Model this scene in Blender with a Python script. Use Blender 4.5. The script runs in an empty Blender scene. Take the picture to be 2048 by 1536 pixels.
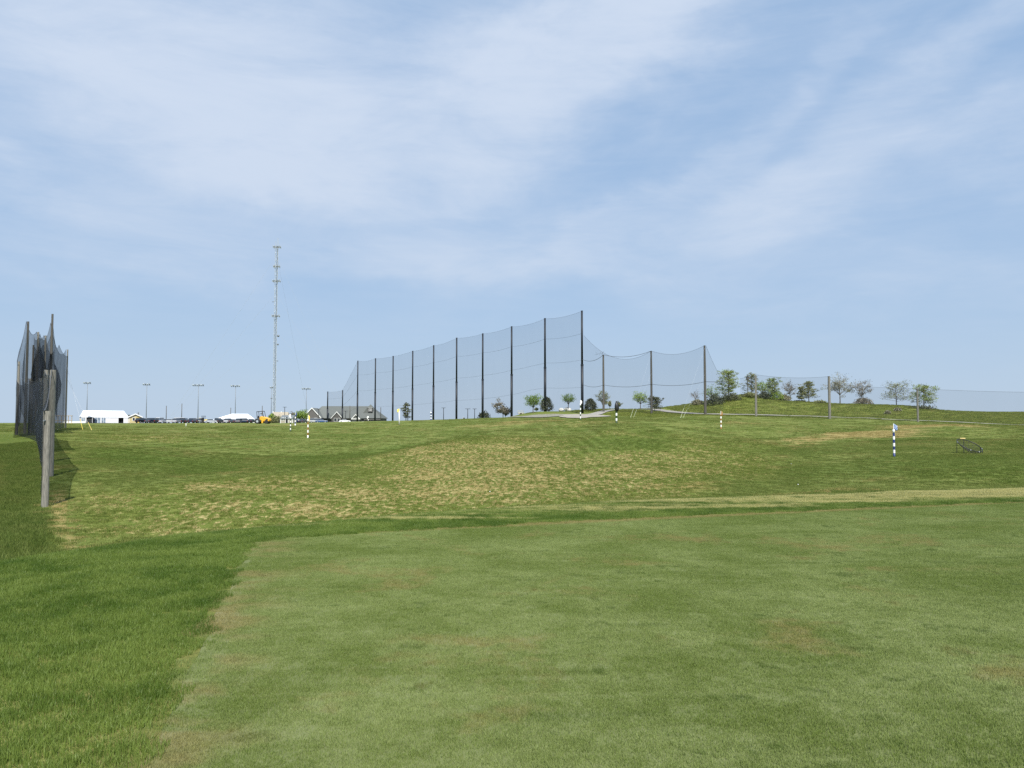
import bpy, math, random
import numpy as np
from mathutils import Vector, Matrix
R = math.radians
random.seed(7); rng = np.random.default_rng(7)
scene = bpy.context.scene
COL = scene.collection

# ------------------------------------------------------------------ camera maths
F = 1600.0            # focal length in pixels of the 2048 px wide photograph
EYE = 1.7
PITCH = math.atan(82/F)
SP, CP = math.sin(PITCH), math.cos(PITCH)

def zrow(row, d):
    """height of a point seen at this row when it stands d metres away"""
    y = (768-row)/F
    return EYE + d*(SP+y*CP)/(CP-y*SP)
def xcol(u, d, row=850):
    y = (768-row)/F
    return d*((u-1024)/F)/(CP-y*SP)
def depth0(row):
    y = (768-row)/F
    return -EYE*(CP-y*SP)/(SP+y*CP)

def pchip(x, y, xi):
    x = np.asarray(x, float); y = np.asarray(y, float); xi = np.clip(xi, x[0], x[-1])
    h = np.diff(x); dl = np.diff(y)/h
    m = np.zeros(len(x)); m[0] = dl[0]; m[-1] = dl[-1]
    for i in range(1, len(x)-1):
        if dl[i-1]*dl[i] > 0:
            w1 = 2*h[i]+h[i-1]; w2 = h[i]+2*h[i-1]
            m[i] = (w1+w2)/(w1/dl[i-1]+w2/dl[i])
    k = np.clip(np.searchsorted(x, xi, side='right')-1, 0, len(x)-2)
    t = (xi-x[k])/h[k]
    return ((2*t**3-3*t**2+1)*y[k] + (t**3-2*t**2+t)*h[k]*m[k] + (-2*t**3+3*t**2)*y[k+1] + (t**3-t**2)*h[k]*m[k+1])

# ------------------------------------------------------------------ terrain
CREST = [(-1200,1230),(-400,1165),(0,1128),(200,1103),(355,1079),(520,1061),(700,1041),(1000,1019),(1300,1003),(1600,994),(1800,987),(2048,979),(2600,965),(3400,960)]
cu = [c[0] for c in CREST]; cd = [depth0(c[1]) for c in CREST]
def dcrest(u): return pchip(cu, cd, u)
LOT = [(300,2.35),(450,2.35),(700,1.8),(2000,0.0),(9000,-2.0)]
FAR = [(350,3.2),(700,1.8),(2000,0.0),(9000,-2.0)]
COLS = {
 -1200:[(10,-.5),(16,-1.2),(29,-1.6),(60,-1.2),(90,0),(150,1.6),(230,1.9)]+LOT,
 -400:[(11.5,-.5),(16,-1.1),(29,-1.5),(60,-1.0),(90,.2),(150,1.6),(230,1.9)]+LOT,
 0:[(12,-.5),(17,1100),(29,1020),(45,950),(65,905),(90,872),(120,856),(160,849.5),(230,847)]+LOT,
 100:[(12.8,-.5),(17,-1.1),(29,1013),(42,955),(55,920),(75,885),(100,865),(130,854),(170,848.5),(230,846.6)]+LOT,
 200:[(14,-.6),(20,-1.3),(28,1015),(38,960),(45,940),(60,915),(80,885),(110,865),(150,853),(190,848),(240,846.8)]+LOT,
 350:[(15,-.5),(21,-1.4),(30,995),(40,952),(47,-1.35),(60,930),(80,895),(110,868),(150,852),(190,848),(240,846.8)]+LOT,
 520:[(16,-.5),(22,-1.5),(32,990),(45,943),(54,-1.5),(68,925),(85,900),(110,873),(150,855),(185,848),(240,846.8)]+LOT,
 700:[(17,-.6),(24,-1.5),(35,985),(45,950),(58,920),(66,-1.3),(80,905),(100,885),(130,860),(165,847),(220,843.5)]+[(300,2.5)]+LOT[1:],
 850:[(18.5,-.6),(26,-1.4),(38,975),(50,930),(72,888),(80,-.35),(95,878),(120,858),(160,842),(200,840.5),(260,2.7),(450,2.2)]+LOT[2:],
 1000:[(19.5,-.5),(28,-1.2),(40,960),(60,905),(88,862),(98,1.0),(120,850),(150,839),(195,835.5),(230,3.2),(300,2.5),(450,2.2)]+LOT[2:],
 1075:[(20,-.45),(28,-1.1),(41,955),(62,898),(90,860),(102,1.3),(118,845),(150,837),(190,831),(215,823),(260,4.2)]+FAR,
 1150:[(20,-.4),(28,-1.0),(42,950),(65,890),(88,857),(112,840),(122,2.3),(150,835.5),(170,830),(192,828),(212,821),(260,4.5)]+FAR,
 1220:[(21,-.4),(29,-.9),(45,935),(62,885),(82,846),(92,1.85),(110,841),(150,834),(175,830),(200,820),(225,818.5),(280,4.5)]+FAR,
 1300:[(21.5,-.4),(30,-.8),(45,932),(65,882),(85,850),(95,1.6),(115,842),(150,835),(172,831),(192,822),(215,818),(280,5)]+FAR,
 1400:[(22,-.4),(30,-.8),(48,930),(70,885),(88,863),(97,.8),(115,850),(150,836),(170,830),(178,827.5),(194,817),(215,806),(250,6.5)]+FAR,
 1500:[(22.5,-.4),(30,-.8),(48,935),(65,900),(80,880),(90,.1),(110,855),(150,838),(166,832),(173,829.5),(186,815),(202,797),(212,790),(250,8)]+FAR,
 1600:[(23,-.35),(30,-.8),(50,935),(64,905),(74,-.5),(95,872),(125,850),(150,839),(162,835),(169,832.5),(182,820),(200,804),(250,6)]+FAR,
 1700:[(22.5,-.25),(26,979),(32,-.7),(50,925),(70,892),(100,865),(130,848),(152,839),(158,837.5),(165,836),(178,823),(197,808),(250,5.5)]+FAR,
 1800:[(23.5,-.25),(27,-.5),(36,945),(50,913),(70,888),(95,866),(115,853),(135,846),(148,842.5),(158,840.5),(176,825),(197,811.5),(250,5)]+FAR,
 1900:[(24,-.3),(28,-.5),(38,935),(50,912),(70,886),(92,862),(110,849.5),(122,1.65),(140,847),(154,843),(175,832),(197,822.5),(250,4)]+FAR,
 2048:[(25,-.3),(30,-.5),(38,935),(50,910),(70,885),(95,866),(120,856),(143,851.5),(150,850),(170,840),(195,828),(230,825.5),(300,3.8)]+FAR,
 2600:[(26,-.3),(30,-.5),(38,935),(50,910),(70,885),(95,866),(120,856),(143,852),(170,842),(195,830),(230,827),(300,3.8)]+FAR,
 3400:[(26,-.3),(38,-.4),(60,0),(100,.9),(150,2),(195,3.5),(300,3.4)]+FAR,
}
us = sorted(COLS)
NS, NU = 700, 600
SG = np.linspace(-.4, math.log(9000/8.0), NS)
rowsZ = []
for u in us:
    dc = float(dcrest(u)); pts = [(-.4,0.0),(-.02,0.0)]
    for d, v in COLS[u]:
        s = math.log(d/dc)
        if s > pts[-1][0]+.03: pts.append((s, zrow(v, d) if v > 100 else v))
    rowsZ.append(pchip([p[0] for p in pts], [p[1] for p in pts], SG))
rowsZ = np.array(rowsZ)
UG = np.linspace(us[0], us[-1], NU)
TZ = np.array([pchip(us, rowsZ[:,j], UG) for j in range(NS)]).T      # [NU, NS]

def undul(x, y):
    """low natural unevenness"""
    a = np.sin(x*.31+1.3+.7*np.sin(y*.13))*np.cos(y*.27+.5*np.sin(x*.17)) + .5*np.sin(x*.83+y*.41+2)*np.cos(y*.67-x*.29)
    b = np.sin(x*.081-y*.063+.6)*np.sin(y*.052+.3*np.sin(x*.05))
    return a, b
def ground(x, y):
    x = np.asarray(x, float); y = np.asarray(y, float)
    r = np.hypot(x, y); az = np.arctan2(x, y)
    azc = np.clip(az, -R(52), R(52))
    u = 1024+F*np.tan(azc); d = r*np.cos(azc)
    s = np.log(np.maximum(d, .5)/dcrest(u))
    fi = np.clip((u-UG[0])/(UG[1]-UG[0]), 0, NU-1.001); fj = np.clip((s-SG[0])/(SG[1]-SG[0]), 0, NS-1.001)
    i = fi.astype(int); j = fj.astype(int); a = fi-i; b = fj-j
    z = TZ[i,j]*(1-a)*(1-b)+TZ[i+1,j]*a*(1-b)+TZ[i,j+1]*(1-a)*b+TZ[i+1,j+1]*a*b
    g1, g2 = undul(x, y)
    w = np.clip((s-.3)/.6, 0, 1)*np.clip((900-d)/500, 0, 1)
    z = z + w*(.028*g1+.06*g2)*np.clip(d/60, .4, 1.3)
    back = np.clip((np.abs(az)-R(60))/R(60), 0, 1)      # behind the camera the tee just goes on, almost level
    return z*(1-back) + back*np.where(r > 12, -.5*np.clip((r-12)/30, 0, 1), 0)
def gz(x, y): return float(ground(x, y))
def at(u, d, row=None):
    """point at photo column u, d metres off; on the ground, or at the height seen at row"""
    x = xcol(u, d, 850 if row is None else row)
    return Vector((x, d, gz(x, d) if row is None else zrow(row, d)))

# ------------------------------------------------------------------ node helpers
class E:
    def __init__(s, nt, v): s.nt = nt; s.v = v
    def _b(s, op, o=None, o2=None):
        n = s.nt.nodes.new('ShaderNodeMath'); n.operation = op
        for k, q in enumerate((s, o, o2)):
            if q is None: continue
            q = q.v if isinstance(q, E) else q
            if isinstance(q, (int, float)): n.inputs[k].default_value = q
            else: s.nt.links.new(q, n.inputs[k])
        return E(s.nt, n.outputs[0])
    def __add__(s, o): return s._b('ADD', o)
    __radd__ = __add__
    def __sub__(s, o): return s._b('SUBTRACT', o)
    def __rsub__(s, o): return E(s.nt, o)._b('SUBTRACT', s)
    def __mul__(s, o): return s._b('MULTIPLY', o)
    __rmul__ = __mul__
    def __truediv__(s, o): return s._b('DIVIDE', o)
    def __neg__(s): return s*(-1)
    def f(s, op, o=None, o2=None): return s._b(op, o, o2)
    def ramp(s, a, b):
        n = s.nt.nodes.new('ShaderNodeMapRange'); n.interpolation_type = 'SMOOTHSTEP'
        s.nt.links.new(s.v, n.inputs[0]); n.inputs[1].default_value = a; n.inputs[2].default_value = b
        return E(s.nt, n.outputs[0])
def noise(nt, vec, scale, detail=3, rough=.55, dist=0, lac=2.0):
    n = nt.nodes.new('ShaderNodeTexNoise'); n.inputs['Scale'].default_value = scale; n.inputs['Detail'].default_value = detail
    n.inputs['Roughness'].default_value = rough; n.inputs['Distortion'].default_value = dist; n.inputs['Lacunarity'].default_value = lac
    if vec is not None: nt.links.new(vec, n.inputs['Vector'])
    return E(nt, n.outputs['Fac'])
def mixc(nt, fac, a, b):
    n = nt.nodes.new('ShaderNodeMix'); n.data_type = 'RGBA'
    if isinstance(fac, E): nt.links.new(fac.v, n.inputs[0])
    else: n.inputs[0].default_value = fac
    for q, k in ((a, 6), (b, 7)):
        if isinstance(q, tuple): n.inputs[k].default_value = (*q[:3], 1)
        else: nt.links.new(q, n.inputs[k])
    return n.outputs[2]
def newmat(name):
    m = bpy.data.materials.new(name); m.use_nodes = True
    nt = m.node_tree; nt.nodes.clear()
    out = nt.nodes.new('ShaderNodeOutputMaterial'); b = nt.nodes.new('ShaderNodeBsdfPrincipled')
    nt.links.new(b.outputs[0], out.inputs[0])
    return m, nt, b, out
def pos(nt):
    return nt.nodes.new('ShaderNodeNewGeometry').outputs['Position']
def objco(nt): return nt.nodes.new('ShaderNodeTexCoord').outputs['Object']
def mapv(nt, vec, sc=(1,1,1), rot=(0,0,0), loc=(0,0,0)):
    n = nt.nodes.new('ShaderNodeMapping'); n.inputs['Scale'].default_value = sc; n.inputs['Rotation'].default_value = rot; n.inputs['Location'].default_value = loc
    nt.links.new(vec, n.inputs['Vector']); return n.outputs[0]
_mc = {}
def mat(name, c, rough=.7, var=.18, scale=3.0, metal=0.0, spec=.5, stretch=None):
    """plain painted/weathered material with a procedural mottling"""
    if name in _mc: return _mc[name]
    m, nt, b, out = newmat(name)
    v = objco(nt)
    if stretch: v = mapv(nt, v, stretch)
    n = noise(nt, v, scale, 5, .6)
    lo = tuple(x*(1-var) for x in c); hi = tuple(min(1, x*(1+var)) for x in c)
    nt.links.new(mixc(nt, n.ramp(.3, .7), lo, hi), b.inputs['Base Color'])
    b.inputs['Roughness'].default_value = rough; b.inputs['Metallic'].default_value = metal
    b.inputs['Specular IOR Level'].default_value = spec
    _mc[name] = m; return m

# ------------------------------------------------------------------ mesh helpers
class MB:
    def __init__(s): s.v = []; s.f = []; s.m = []
    def add(s, vs, fs, m=0):
        k = len(s.v); s.v += [tuple(v) for v in vs]; s.f += [tuple(i+k for i in f) for f in fs]; s.m += [m]*len(fs)
    def quad(s, a, b, c, d, m=0): s.add([a,b,c,d], [(0,1,2,3)], m)
    def box(s, c, sz, m=0, rz=0.0, bev=0):
        x, y, z = (q/2 for q in sz); vs = []
        for dz in (-z, z):
            for dx, dy in ((-x,-y),(x,-y),(x,y),(-x,y)):
                X = dx*math.cos(rz)-dy*math.sin(rz); Y = dx*math.sin(rz)+dy*math.cos(rz)
                vs.append((c[0]+X, c[1]+Y, c[2]+dz))
        s.add(vs, [(3,2,1,0),(4,5,6,7),(0,1,5,4),(1,2,6,5),(2,3,7,6),(3,0,4,7)], m)
    def tube(s, pts, rad, n=8, m=0, cap=True):
        pts = [Vector(p) for p in pts]
        rad = rad if isinstance(rad, (list, tuple)) else [rad]*len(pts)
        vs = []; fs = []
        t0 = (pts[1]-pts[0]).normalized()
        a = t0.orthogonal().normalized()
        for i, p in enumerate(pts):
            t = (pts[min(i+1, len(pts)-1)]-pts[max(i-1, 0)])
            t = t.normalized() if t.length > 1e-9 else t0
            a = (a - t*a.dot(t)); a = a.normalized() if a.length > 1e-6 else t.orthogonal().normalized()
            b = t.cross(a)
            for k in range(n):
                w = 2*math.pi*k/n
                vs.append(p+(a*math.cos(w)+b*math.sin(w))*rad[i])
        for i in range(len(pts)-1):
            for k in range(n):
                fs.append((i*n+k, i*n+(k+1)%n, (i+1)*n+(k+1)%n, (i+1)*n+k))
        if cap:
            fs.append(tuple(range(n))[::-1]); fs.append(tuple((len(pts)-1)*n+k for k in range(n)))
        s.add(vs, fs, m)
    def prism(s, prof, x0, x1, axis='x', m=0):
        """profile (a,b) swept along an axis: x -> (a,b)=(y,z); y -> (x,z)"""
        n = len(prof); vs = []
        for q in (x0, x1):
            for a, b in prof: vs.append((q,a,b) if axis == 'x' else (a,q,b))
        fs = [tuple(range(n)), tuple(range(2*n-1, n-1, -1))]+[(k, k+n, (k+1)%n+n, (k+1)%n) for k in range(n)]
        s.add(vs, fs, m)
    def build(s, name, mats, parent=None, smooth=False, bevel=0, loc=None):
        me = bpy.data.meshes.new(name); me.from_pydata(s.v, [], s.f)
        mats = mats if isinstance(mats, (list, tuple)) else [mats]
        for q in mats: me.materials.append(q)
        if len(mats) > 1: me.polygons.foreach_set('material_index', s.m)
        if smooth: me.polygons.foreach_set('use_smooth', [True]*len(me.polygons))
        me.update()
        o = bpy.data.objects.new(name, me); COL.objects.link(o)
        if parent: o.parent = parent
        if loc: o.location = loc
        if bevel:
            bm_ = o.modifiers.new('bevel', 'BEVEL'); bm_.width = bevel; bm_.segments = 2; bm_.limit_method = 'ANGLE'
        return o
def tag(o, label, cat, group=None):
    o['label'] = label; o['category'] = cat
    if group: o['group'] = group
    return o
def thing(name, label, cat, loc=(0,0,0), rz=0.0, group=None):
    o = bpy.data.objects.new(name, None); COL.objects.link(o)
    o.location = loc; o.rotation_euler = (0,0,rz); o.empty_display_size = .3
    return tag(o, label, cat, group)
def copy_tree(o, parent=None):
    c = o.copy(); COL.objects.link(c)
    if parent: c.parent = parent
    for ch in [q for q in scene.objects if q.parent == o]: copy_tree(ch, c)
    return c
def kind(o, k): o['kind'] = k; return o
# ------------------------------------------------------------------ camera, sun, sky
cam = bpy.data.cameras.new('camera'); co = bpy.data.objects.new('camera', cam); COL.objects.link(co)
cam.sensor_width = 36; cam.lens = 36*F/2048; cam.clip_end = 20000; cam.clip_start = .05
co.location = (0,0,EYE); co.rotation_euler = (R(90)+PITCH, 0, 0); scene.camera = co
SUN_EL = R(52); sh = Vector((.16,-.985)).normalized()
S = Vector((sh.x*math.cos(SUN_EL), sh.y*math.cos(SUN_EL), math.sin(SUN_EL)))
sl = bpy.data.lights.new('sun', 'SUN'); sl.energy = 4.8; sl.angle = R(.8); sl.color = (1, .955, .88)
so = bpy.data.objects.new('sun', sl); COL.objects.link(so); so.rotation_euler = (-S).to_track_quat('-Z', 'Y').to_euler(); so.location = (-20,-20,40)
scene.view_settings.view_transform = 'Standard'; scene.view_settings.look = 'None'; scene.view_settings.gamma = 1
scene.view_settings.exposure = .47
scene.cycles.use_denoising = False
w = bpy.data.worlds.new('World'); scene.world = w; w.use_nodes = True
nt = w.node_tree; nt.nodes.clear()
wo = nt.nodes.new('ShaderNodeOutputWorld'); bg = nt.nodes.new('ShaderNodeBackground'); nt.links.new(bg.outputs[0], wo.inputs[0])
sky = nt.nodes.new('ShaderNodeTexSky'); sky.sky_type = 'NISHITA'; sky.sun_disc = False
sky.sun_elevation = SUN_EL; sky.sun_rotation = math.atan2(S.x, S.y); sky.air_density = 1.0; sky.dust_density = .6; sky.ozone_density = 1.4
SKS = .085
bg.inputs[1].default_value = SKS
gen = nt.nodes.new('ShaderNodeTexCoord').outputs['Generated']
sx = nt.nodes.new('ShaderNodeSeparateXYZ'); nt.links.new(gen, sx.inputs[0])
X, Y, Z = (E(nt, o) for o in sx.outputs)
az = X.f('ARCTAN2', Y); el = Z.f('ARCSINE')
n1 = noise(nt, mapv(nt, gen, (1.0,1,2.2), (0,.35,0)), 2.3, 6, .62, .3)
n2 = noise(nt, mapv(nt, gen, (1,1,1.8), (0,-.3,0), (3,1,7)), 3.1, 5, .55)
A = az+(n1-.5)*.34; L = el+(n2-.5)*.26
def A_(u): return math.atan((u-1024)/F)
def L_(v): return math.atan((850-v)/F)
def blob(u, v, ru, rv, th, wt):
    a = A-A_(u); l = L-L_(v); c, s_ = math.cos(th), math.sin(th)
    p = (a*c+l*s_)/(ru/F); q = (l*c-a*s_)/(rv/F)
    return (p*p+q*q).f('MULTIPLY', -1.0).f('EXPONENT')*wt
cl = None
for B in [(330,120,620,260,-.1,1.0),(560,330,420,130,-.35,.55),(1230,60,420,110,.42,1.1),(60,470,330,70,-.15,.55),
          (1650,420,620,85,.15,.8),(1000,560,900,45,0,.35),(1960,150,420,60,.45,.6),(1750,620,500,60,.05,.35),
          (1480,250,420,40,.62,.4),(700,400,260,60,-.3,.3)]:
    b_ = blob(*B); cl = b_ if cl is None else cl+b_
fine = noise(nt, mapv(nt, gen, (1,1,3.0), (0,.45,0)), 5.5, 8, .62, .5)
wisp = noise(nt, mapv(nt, gen, (.7,.7,4.2), (0,-.5,.2)), 9, 7, .6, .8)
fibre = noise(nt, mapv(nt, gen, (.5,.5,6.0), (0,-.45,.1), (2,5,1)), 14, 6, .65, .6)
cl = cl*(fine*1.1+.45)+(wisp-.5)*.50+(fine-.5)*.55+(fibre-.5)*.22
cl = cl.ramp(-.25, 1.5)
hz_ = (el.f('ABSOLUTE')*-7.0).f('EXPONENT')       # pale air low over the horizon
skc = mixc(nt, hz_*.80+.0, sky.outputs[0], (.0,.0,.0))
def k_(c): return tuple(x/SKS for x in c)
CLEAR = k_((.245,.378,.575)); CLOUD = k_((.462,.530,.640)); LOW = k_((.378,.460,.556))
c1 = mixc(nt, .78, sky.outputs[0], CLEAR)
c2 = mixc(nt, cl*.95, c1, CLOUD)
c3 = mixc(nt, hz_*.85, c2, LOW)
nt.links.new(c3, bg.inputs[0])

# ------------------------------------------------------------------ ground sheet
def segs(a, b, n, geo=True): return list(np.geomspace(a, b, n, endpoint=False)) if geo else list(np.linspace(a, b, n, endpoint=False))
rad = np.array([.3]+segs(.8, 9, 30)+segs(9, 28, 90)+segs(28, 130, 150)+segs(130, 235, 75, False)+segs(235, 600, 40)+segs(600, 8000, 30)+[8000])
ua = np.arange(-500, 2560, 7.0)
azs = list(np.arctan((ua-1024)/F)); a0, a1 = azs[0], azs[-1]
rest = list(np.linspace(a1, 2*math.pi+a0, 90)[1:-1])
azs = np.array(azs+rest); na, nr = len(azs), len(rad)
AA, RR = np.meshgrid(azs, rad)
GX, GY = RR*np.sin(AA), RR*np.cos(AA)
GZ = ground(GX, GY)
verts = np.stack([GX, GY, GZ], -1).reshape(-1, 3)
idx = np.arange(na*nr).reshape(nr, na)
q = np.stack([idx[:-1,:], np.roll(idx,-1,1)[:-1,:], np.roll(idx,-1,1)[1:,:], idx[1:,:]], -1).reshape(-1, 4)
q = q[:, ::-1]
c0 = len(verts); verts = np.vstack([verts, [[0,0,0]]])
tri = [(int(c0), int(idx[0,k]), int(idx[0,(k+1)%na])) for k in range(na)]
me = bpy.data.meshes.new('ground'); me.from_pydata(verts.tolist(), [], q.tolist()+[t[::-1] for t in tri])
me.polygons.foreach_set('use_smooth', [True]*len(me.polygons))
# kinds of turf: R = thin tussocky turf, G = parched tan turf, B = long unmown grass
VU = 1024+F*np.clip(np.tan(np.clip(AA, -1.2, 1.2)), -3, 3); VD = GY
LD = np.log(np.maximum(VD, 1))
def reg(lst):
    o = np.zeros_like(VU)
    for u, d, ru, rd, wt in lst: o = np.maximum(o, wt*np.exp(-((VU-u)/ru)**4-((LD-math.log(d))/rd)**4))
    return np.where(np.abs(AA) < 1.2, o, 0)
worn = reg([(960,45,250,.55,1.0),(600,31,300,.36,.85),(300,27,190,.30,.55),(1200,40,240,.42,.85),(1420,50,150,.35,.6),(290,95,110,.12,.75),(1180,62,130,.2,.45),(180,19,110,.25,.35),(1320,30,130,.2,.5),(1450,68,160,.15,.45)])
dry = reg([(1740,92,120,.13,.95),(1640,88,90,.07,.8),(1870,112,120,.12,.9),(1640,26.5,130,.09,.6),(1390,33,110,.10,.45),(1010,120,110,.07,.6),(1090,130,140,.06,.7),(1180,100,110,.10,.5),(520,60,60,.12,.45),(380,110,110,.07,.45),
           (126,27,16,.30,1.0),(150,20,20,.14,.7),(500,170,200,.05,.5),(1480,125,60,.05,.6),(-10,45,40,.3,.8),(1580,80,90,.08,.55),(750,130,120,.06,.4)])
long_ = np.zeros_like(VU)
foot = np.interp(VU, [1020,1160,1230,1330,1400,1512,1629,1700,1836,2048,2400], [400,205,168,162,166,163,158,156,149,140,136])
long_ = np.maximum(long_, np.clip((VD-foot)/2.5+.5, 0, 1)*(VU > 1020)*(VD < 600))
lu = np.interp(VD, [10,29,60,100], [112,104,88,60])
long_ = np.maximum(long_, np.clip((lu-VU)/12+.5, 0, 1)*(VD > 10)*(VD < 120)*np.clip((120-VD)/30, 0, 1)*.9)
long_ = np.where(np.abs(AA) < 1.2, long_, 0)
ridge = np.interp(VU, [-200,0,350,520,700,850,1000,1001], [34,36,40,45,58,72,88,400])
worn = worn*np.where(VD < 150, np.clip((ridge-1.5-VD)/4, .0, 1), 1)+np.where((VD > 85) & (VU < 420), worn*.8, 0)*(VD > ridge)
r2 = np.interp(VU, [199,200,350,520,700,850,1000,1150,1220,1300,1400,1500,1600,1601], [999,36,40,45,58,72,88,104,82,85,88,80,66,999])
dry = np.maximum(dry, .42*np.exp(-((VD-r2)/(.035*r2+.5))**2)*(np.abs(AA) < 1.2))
lush = reg([(330,60,190,.22,.75),(470,57,190,.14,.95),(700,74,150,.12,.8),(860,84,130,.07,.7),(1240,62,120,.12,.7),(1850,42,300,.22,.6),(1600,66,160,.12,.5),(1690,103,60,.05,.8),(640,112,260,.06,.5),(300,36,60,.2,.4)])
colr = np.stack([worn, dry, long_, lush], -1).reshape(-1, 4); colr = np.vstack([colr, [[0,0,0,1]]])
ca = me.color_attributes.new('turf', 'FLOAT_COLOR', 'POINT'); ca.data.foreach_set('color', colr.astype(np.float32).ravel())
me.update()
gm, nt, b, out = newmat('turf')
P = pos(nt)
at_ = nt.nodes.new('ShaderNodeAttribute'); at_.attribute_name = 'turf'
sc_ = nt.nodes.new('ShaderNodeSeparateColor'); nt.links.new(at_.outputs['Color'], sc_.inputs[0])
W_, D_, B_ = (E(nt, o) for o in sc_.outputs[:3])
def turfcol(nt, P, W_, D_, B_, L_):
    nA = noise(nt, P, .11, 4, .55, .4); nB = noise(nt, mapv(nt, P, (1,1,1), (0,0,.4)), .55, 5, .6, .2)
    nC = noise(nt, mapv(nt, P, (1,1,1), (0,0,0), (9,4,2)), 3.2, 5, .62); nD = noise(nt, P, 17, 5, .65)
    nE = noise(nt, mapv(nt, P, (1,1,1), (0,0,.9), (31,8,0)), .27, 4, .6, .5)
    g = mixc(nt, (nA*.45+nB*.35+nC*.2).ramp(.38, .62), (.104,.142,.028), (.180,.210,.060))
    g = mixc(nt, (nB*.5+nC*.3+nD*.2).ramp(.50, .66)*.7, g, (.255,.275,.085))
    g = mixc(nt, (nE*.7+nC*.3).ramp(.50, .66)*.6, g, (.235,.200,.072))
    tuft = noise(nt, mapv(nt, P, (1,.30,1), (0,0,.12)), 5.6, 3, .5, .25); tuft2 = noise(nt, mapv(nt, P, (1,.5,1), (0,0,0), (5,5,5)), 13, 3, .6)
    tan_c = mixc(nt, nC.ramp(.35, .7), (.30,.245,.098), (.54,.455,.210))
    wg = mixc(nt, (tuft2*.6+nC*.4).ramp(.40, .60), (.102,.142,.024), (.205,.225,.056))
    g = mixc(nt, W_.ramp(.15, .6)*.75, g, wg)
    wf = (tuft*.66+tuft2*.34+(nE-.5)*.34+(nB-.5)*.10+(W_-.8)*.16).ramp(.512, .545)*W_.ramp(.1, .6)
    g = mixc(nt, wf*.92, g, tan_c)
    g = mixc(nt, (L_*1.0+(nB-.5)*.8).ramp(.15, .9)*.7, g, mixc(nt, nC.ramp(.35,.65), (.070,.118,.018), (.120,.170,.034)))
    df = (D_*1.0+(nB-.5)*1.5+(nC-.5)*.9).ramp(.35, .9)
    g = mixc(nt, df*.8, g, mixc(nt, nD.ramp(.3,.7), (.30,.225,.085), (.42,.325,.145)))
    lg = mixc(nt, (nB*.4+nC*.6).ramp(.38, .62), (.105,.145,.028), (.260,.285,.072))
    lg = mixc(nt, (nE*.6+nC*.4).ramp(.50, .62)*.6, lg, (.21,.19,.07))
    sp = nt.nodes.new('ShaderNodeSeparateXYZ'); nt.links.new(P, sp.inputs[0]); lf = (E(nt, sp.outputs[0])*-1.0-E(nt, sp.outputs[1])*.50).ramp(-.5, 1.0)
    lg = mixc(nt, lf*.8, lg, mixc(nt, nC.ramp(.35,.65), (.055,.092,.016), (.105,.145,.032)))      # lush sunken strip by the cage
    g = mixc(nt, B_, g, lg)
    return g, nC, nD, tuft2, wf
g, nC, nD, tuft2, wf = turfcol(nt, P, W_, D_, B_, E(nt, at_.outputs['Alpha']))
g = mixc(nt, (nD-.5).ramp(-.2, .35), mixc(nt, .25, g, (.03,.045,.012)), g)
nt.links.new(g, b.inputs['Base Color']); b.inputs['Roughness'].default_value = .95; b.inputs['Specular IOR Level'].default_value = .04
bp = nt.nodes.new('ShaderNodeBump'); bp.inputs['Strength'].default_value = .75; bp.inputs['Distance'].default_value = .10
hgt = nD*.45+nC*.4+(1.0-wf)*W_*.35+tuft2*.3+B_*nC*1.5
nt.links.new(hgt.v, bp.inputs['Height']); nt.links.new(bp.outputs[0], b.inputs['Normal'])
me.materials.append(gm)
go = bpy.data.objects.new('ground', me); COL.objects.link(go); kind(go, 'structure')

# ------------------------------------------------------------------ tee
TC = (xcol(513, depth0(1083), 1083), depth0(1083))            # far left corner of the mown tee
def edge_far(x):                                               # far edge: depth as a function of x
    pts = [(513,1083),(700,1070),(1000,1052),(1300,1036.5),(1700,1019),(2048,1005),(2500,991)]
    xs = [xcol(u, depth0(r), r) for u, r in pts]; ds = [depth0(r) for u, r in pts]
    return np.interp(x, xs, ds)+.05*np.sin(np.asarray(x)*2.1)+.03*np.sin(np.asarray(x)*5.3)
lp = [(513,1083),(470,1150),(430,1235),(385,1335),(345,1420),(285,1520),(215,1640)]
lx = [xcol(u, depth0(r), r) for u, r in lp]; ld = [depth0(r) for u, r in lp]
def edge_left(y): return np.interp(y, ld[::-1]+[], lx[::-1])+.018*np.sin(np.asarray(y)*3.1)+.012*np.sin(np.asarray(y)*7.7)
def in_tee(x, y, m=0.0): return (x > edge_left(y)+m) & (y < edge_far(x)-m)
xs = np.linspace(-6, 26, 129); rowsY = np.linspace(0, 1, 60)
mb = MB(); tv = []; 
for t in rowsY:
    for s_ in np.linspace(0, 1, 110):
        y = -6+t*(30+6)
        tv.append((s_, y))
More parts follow.
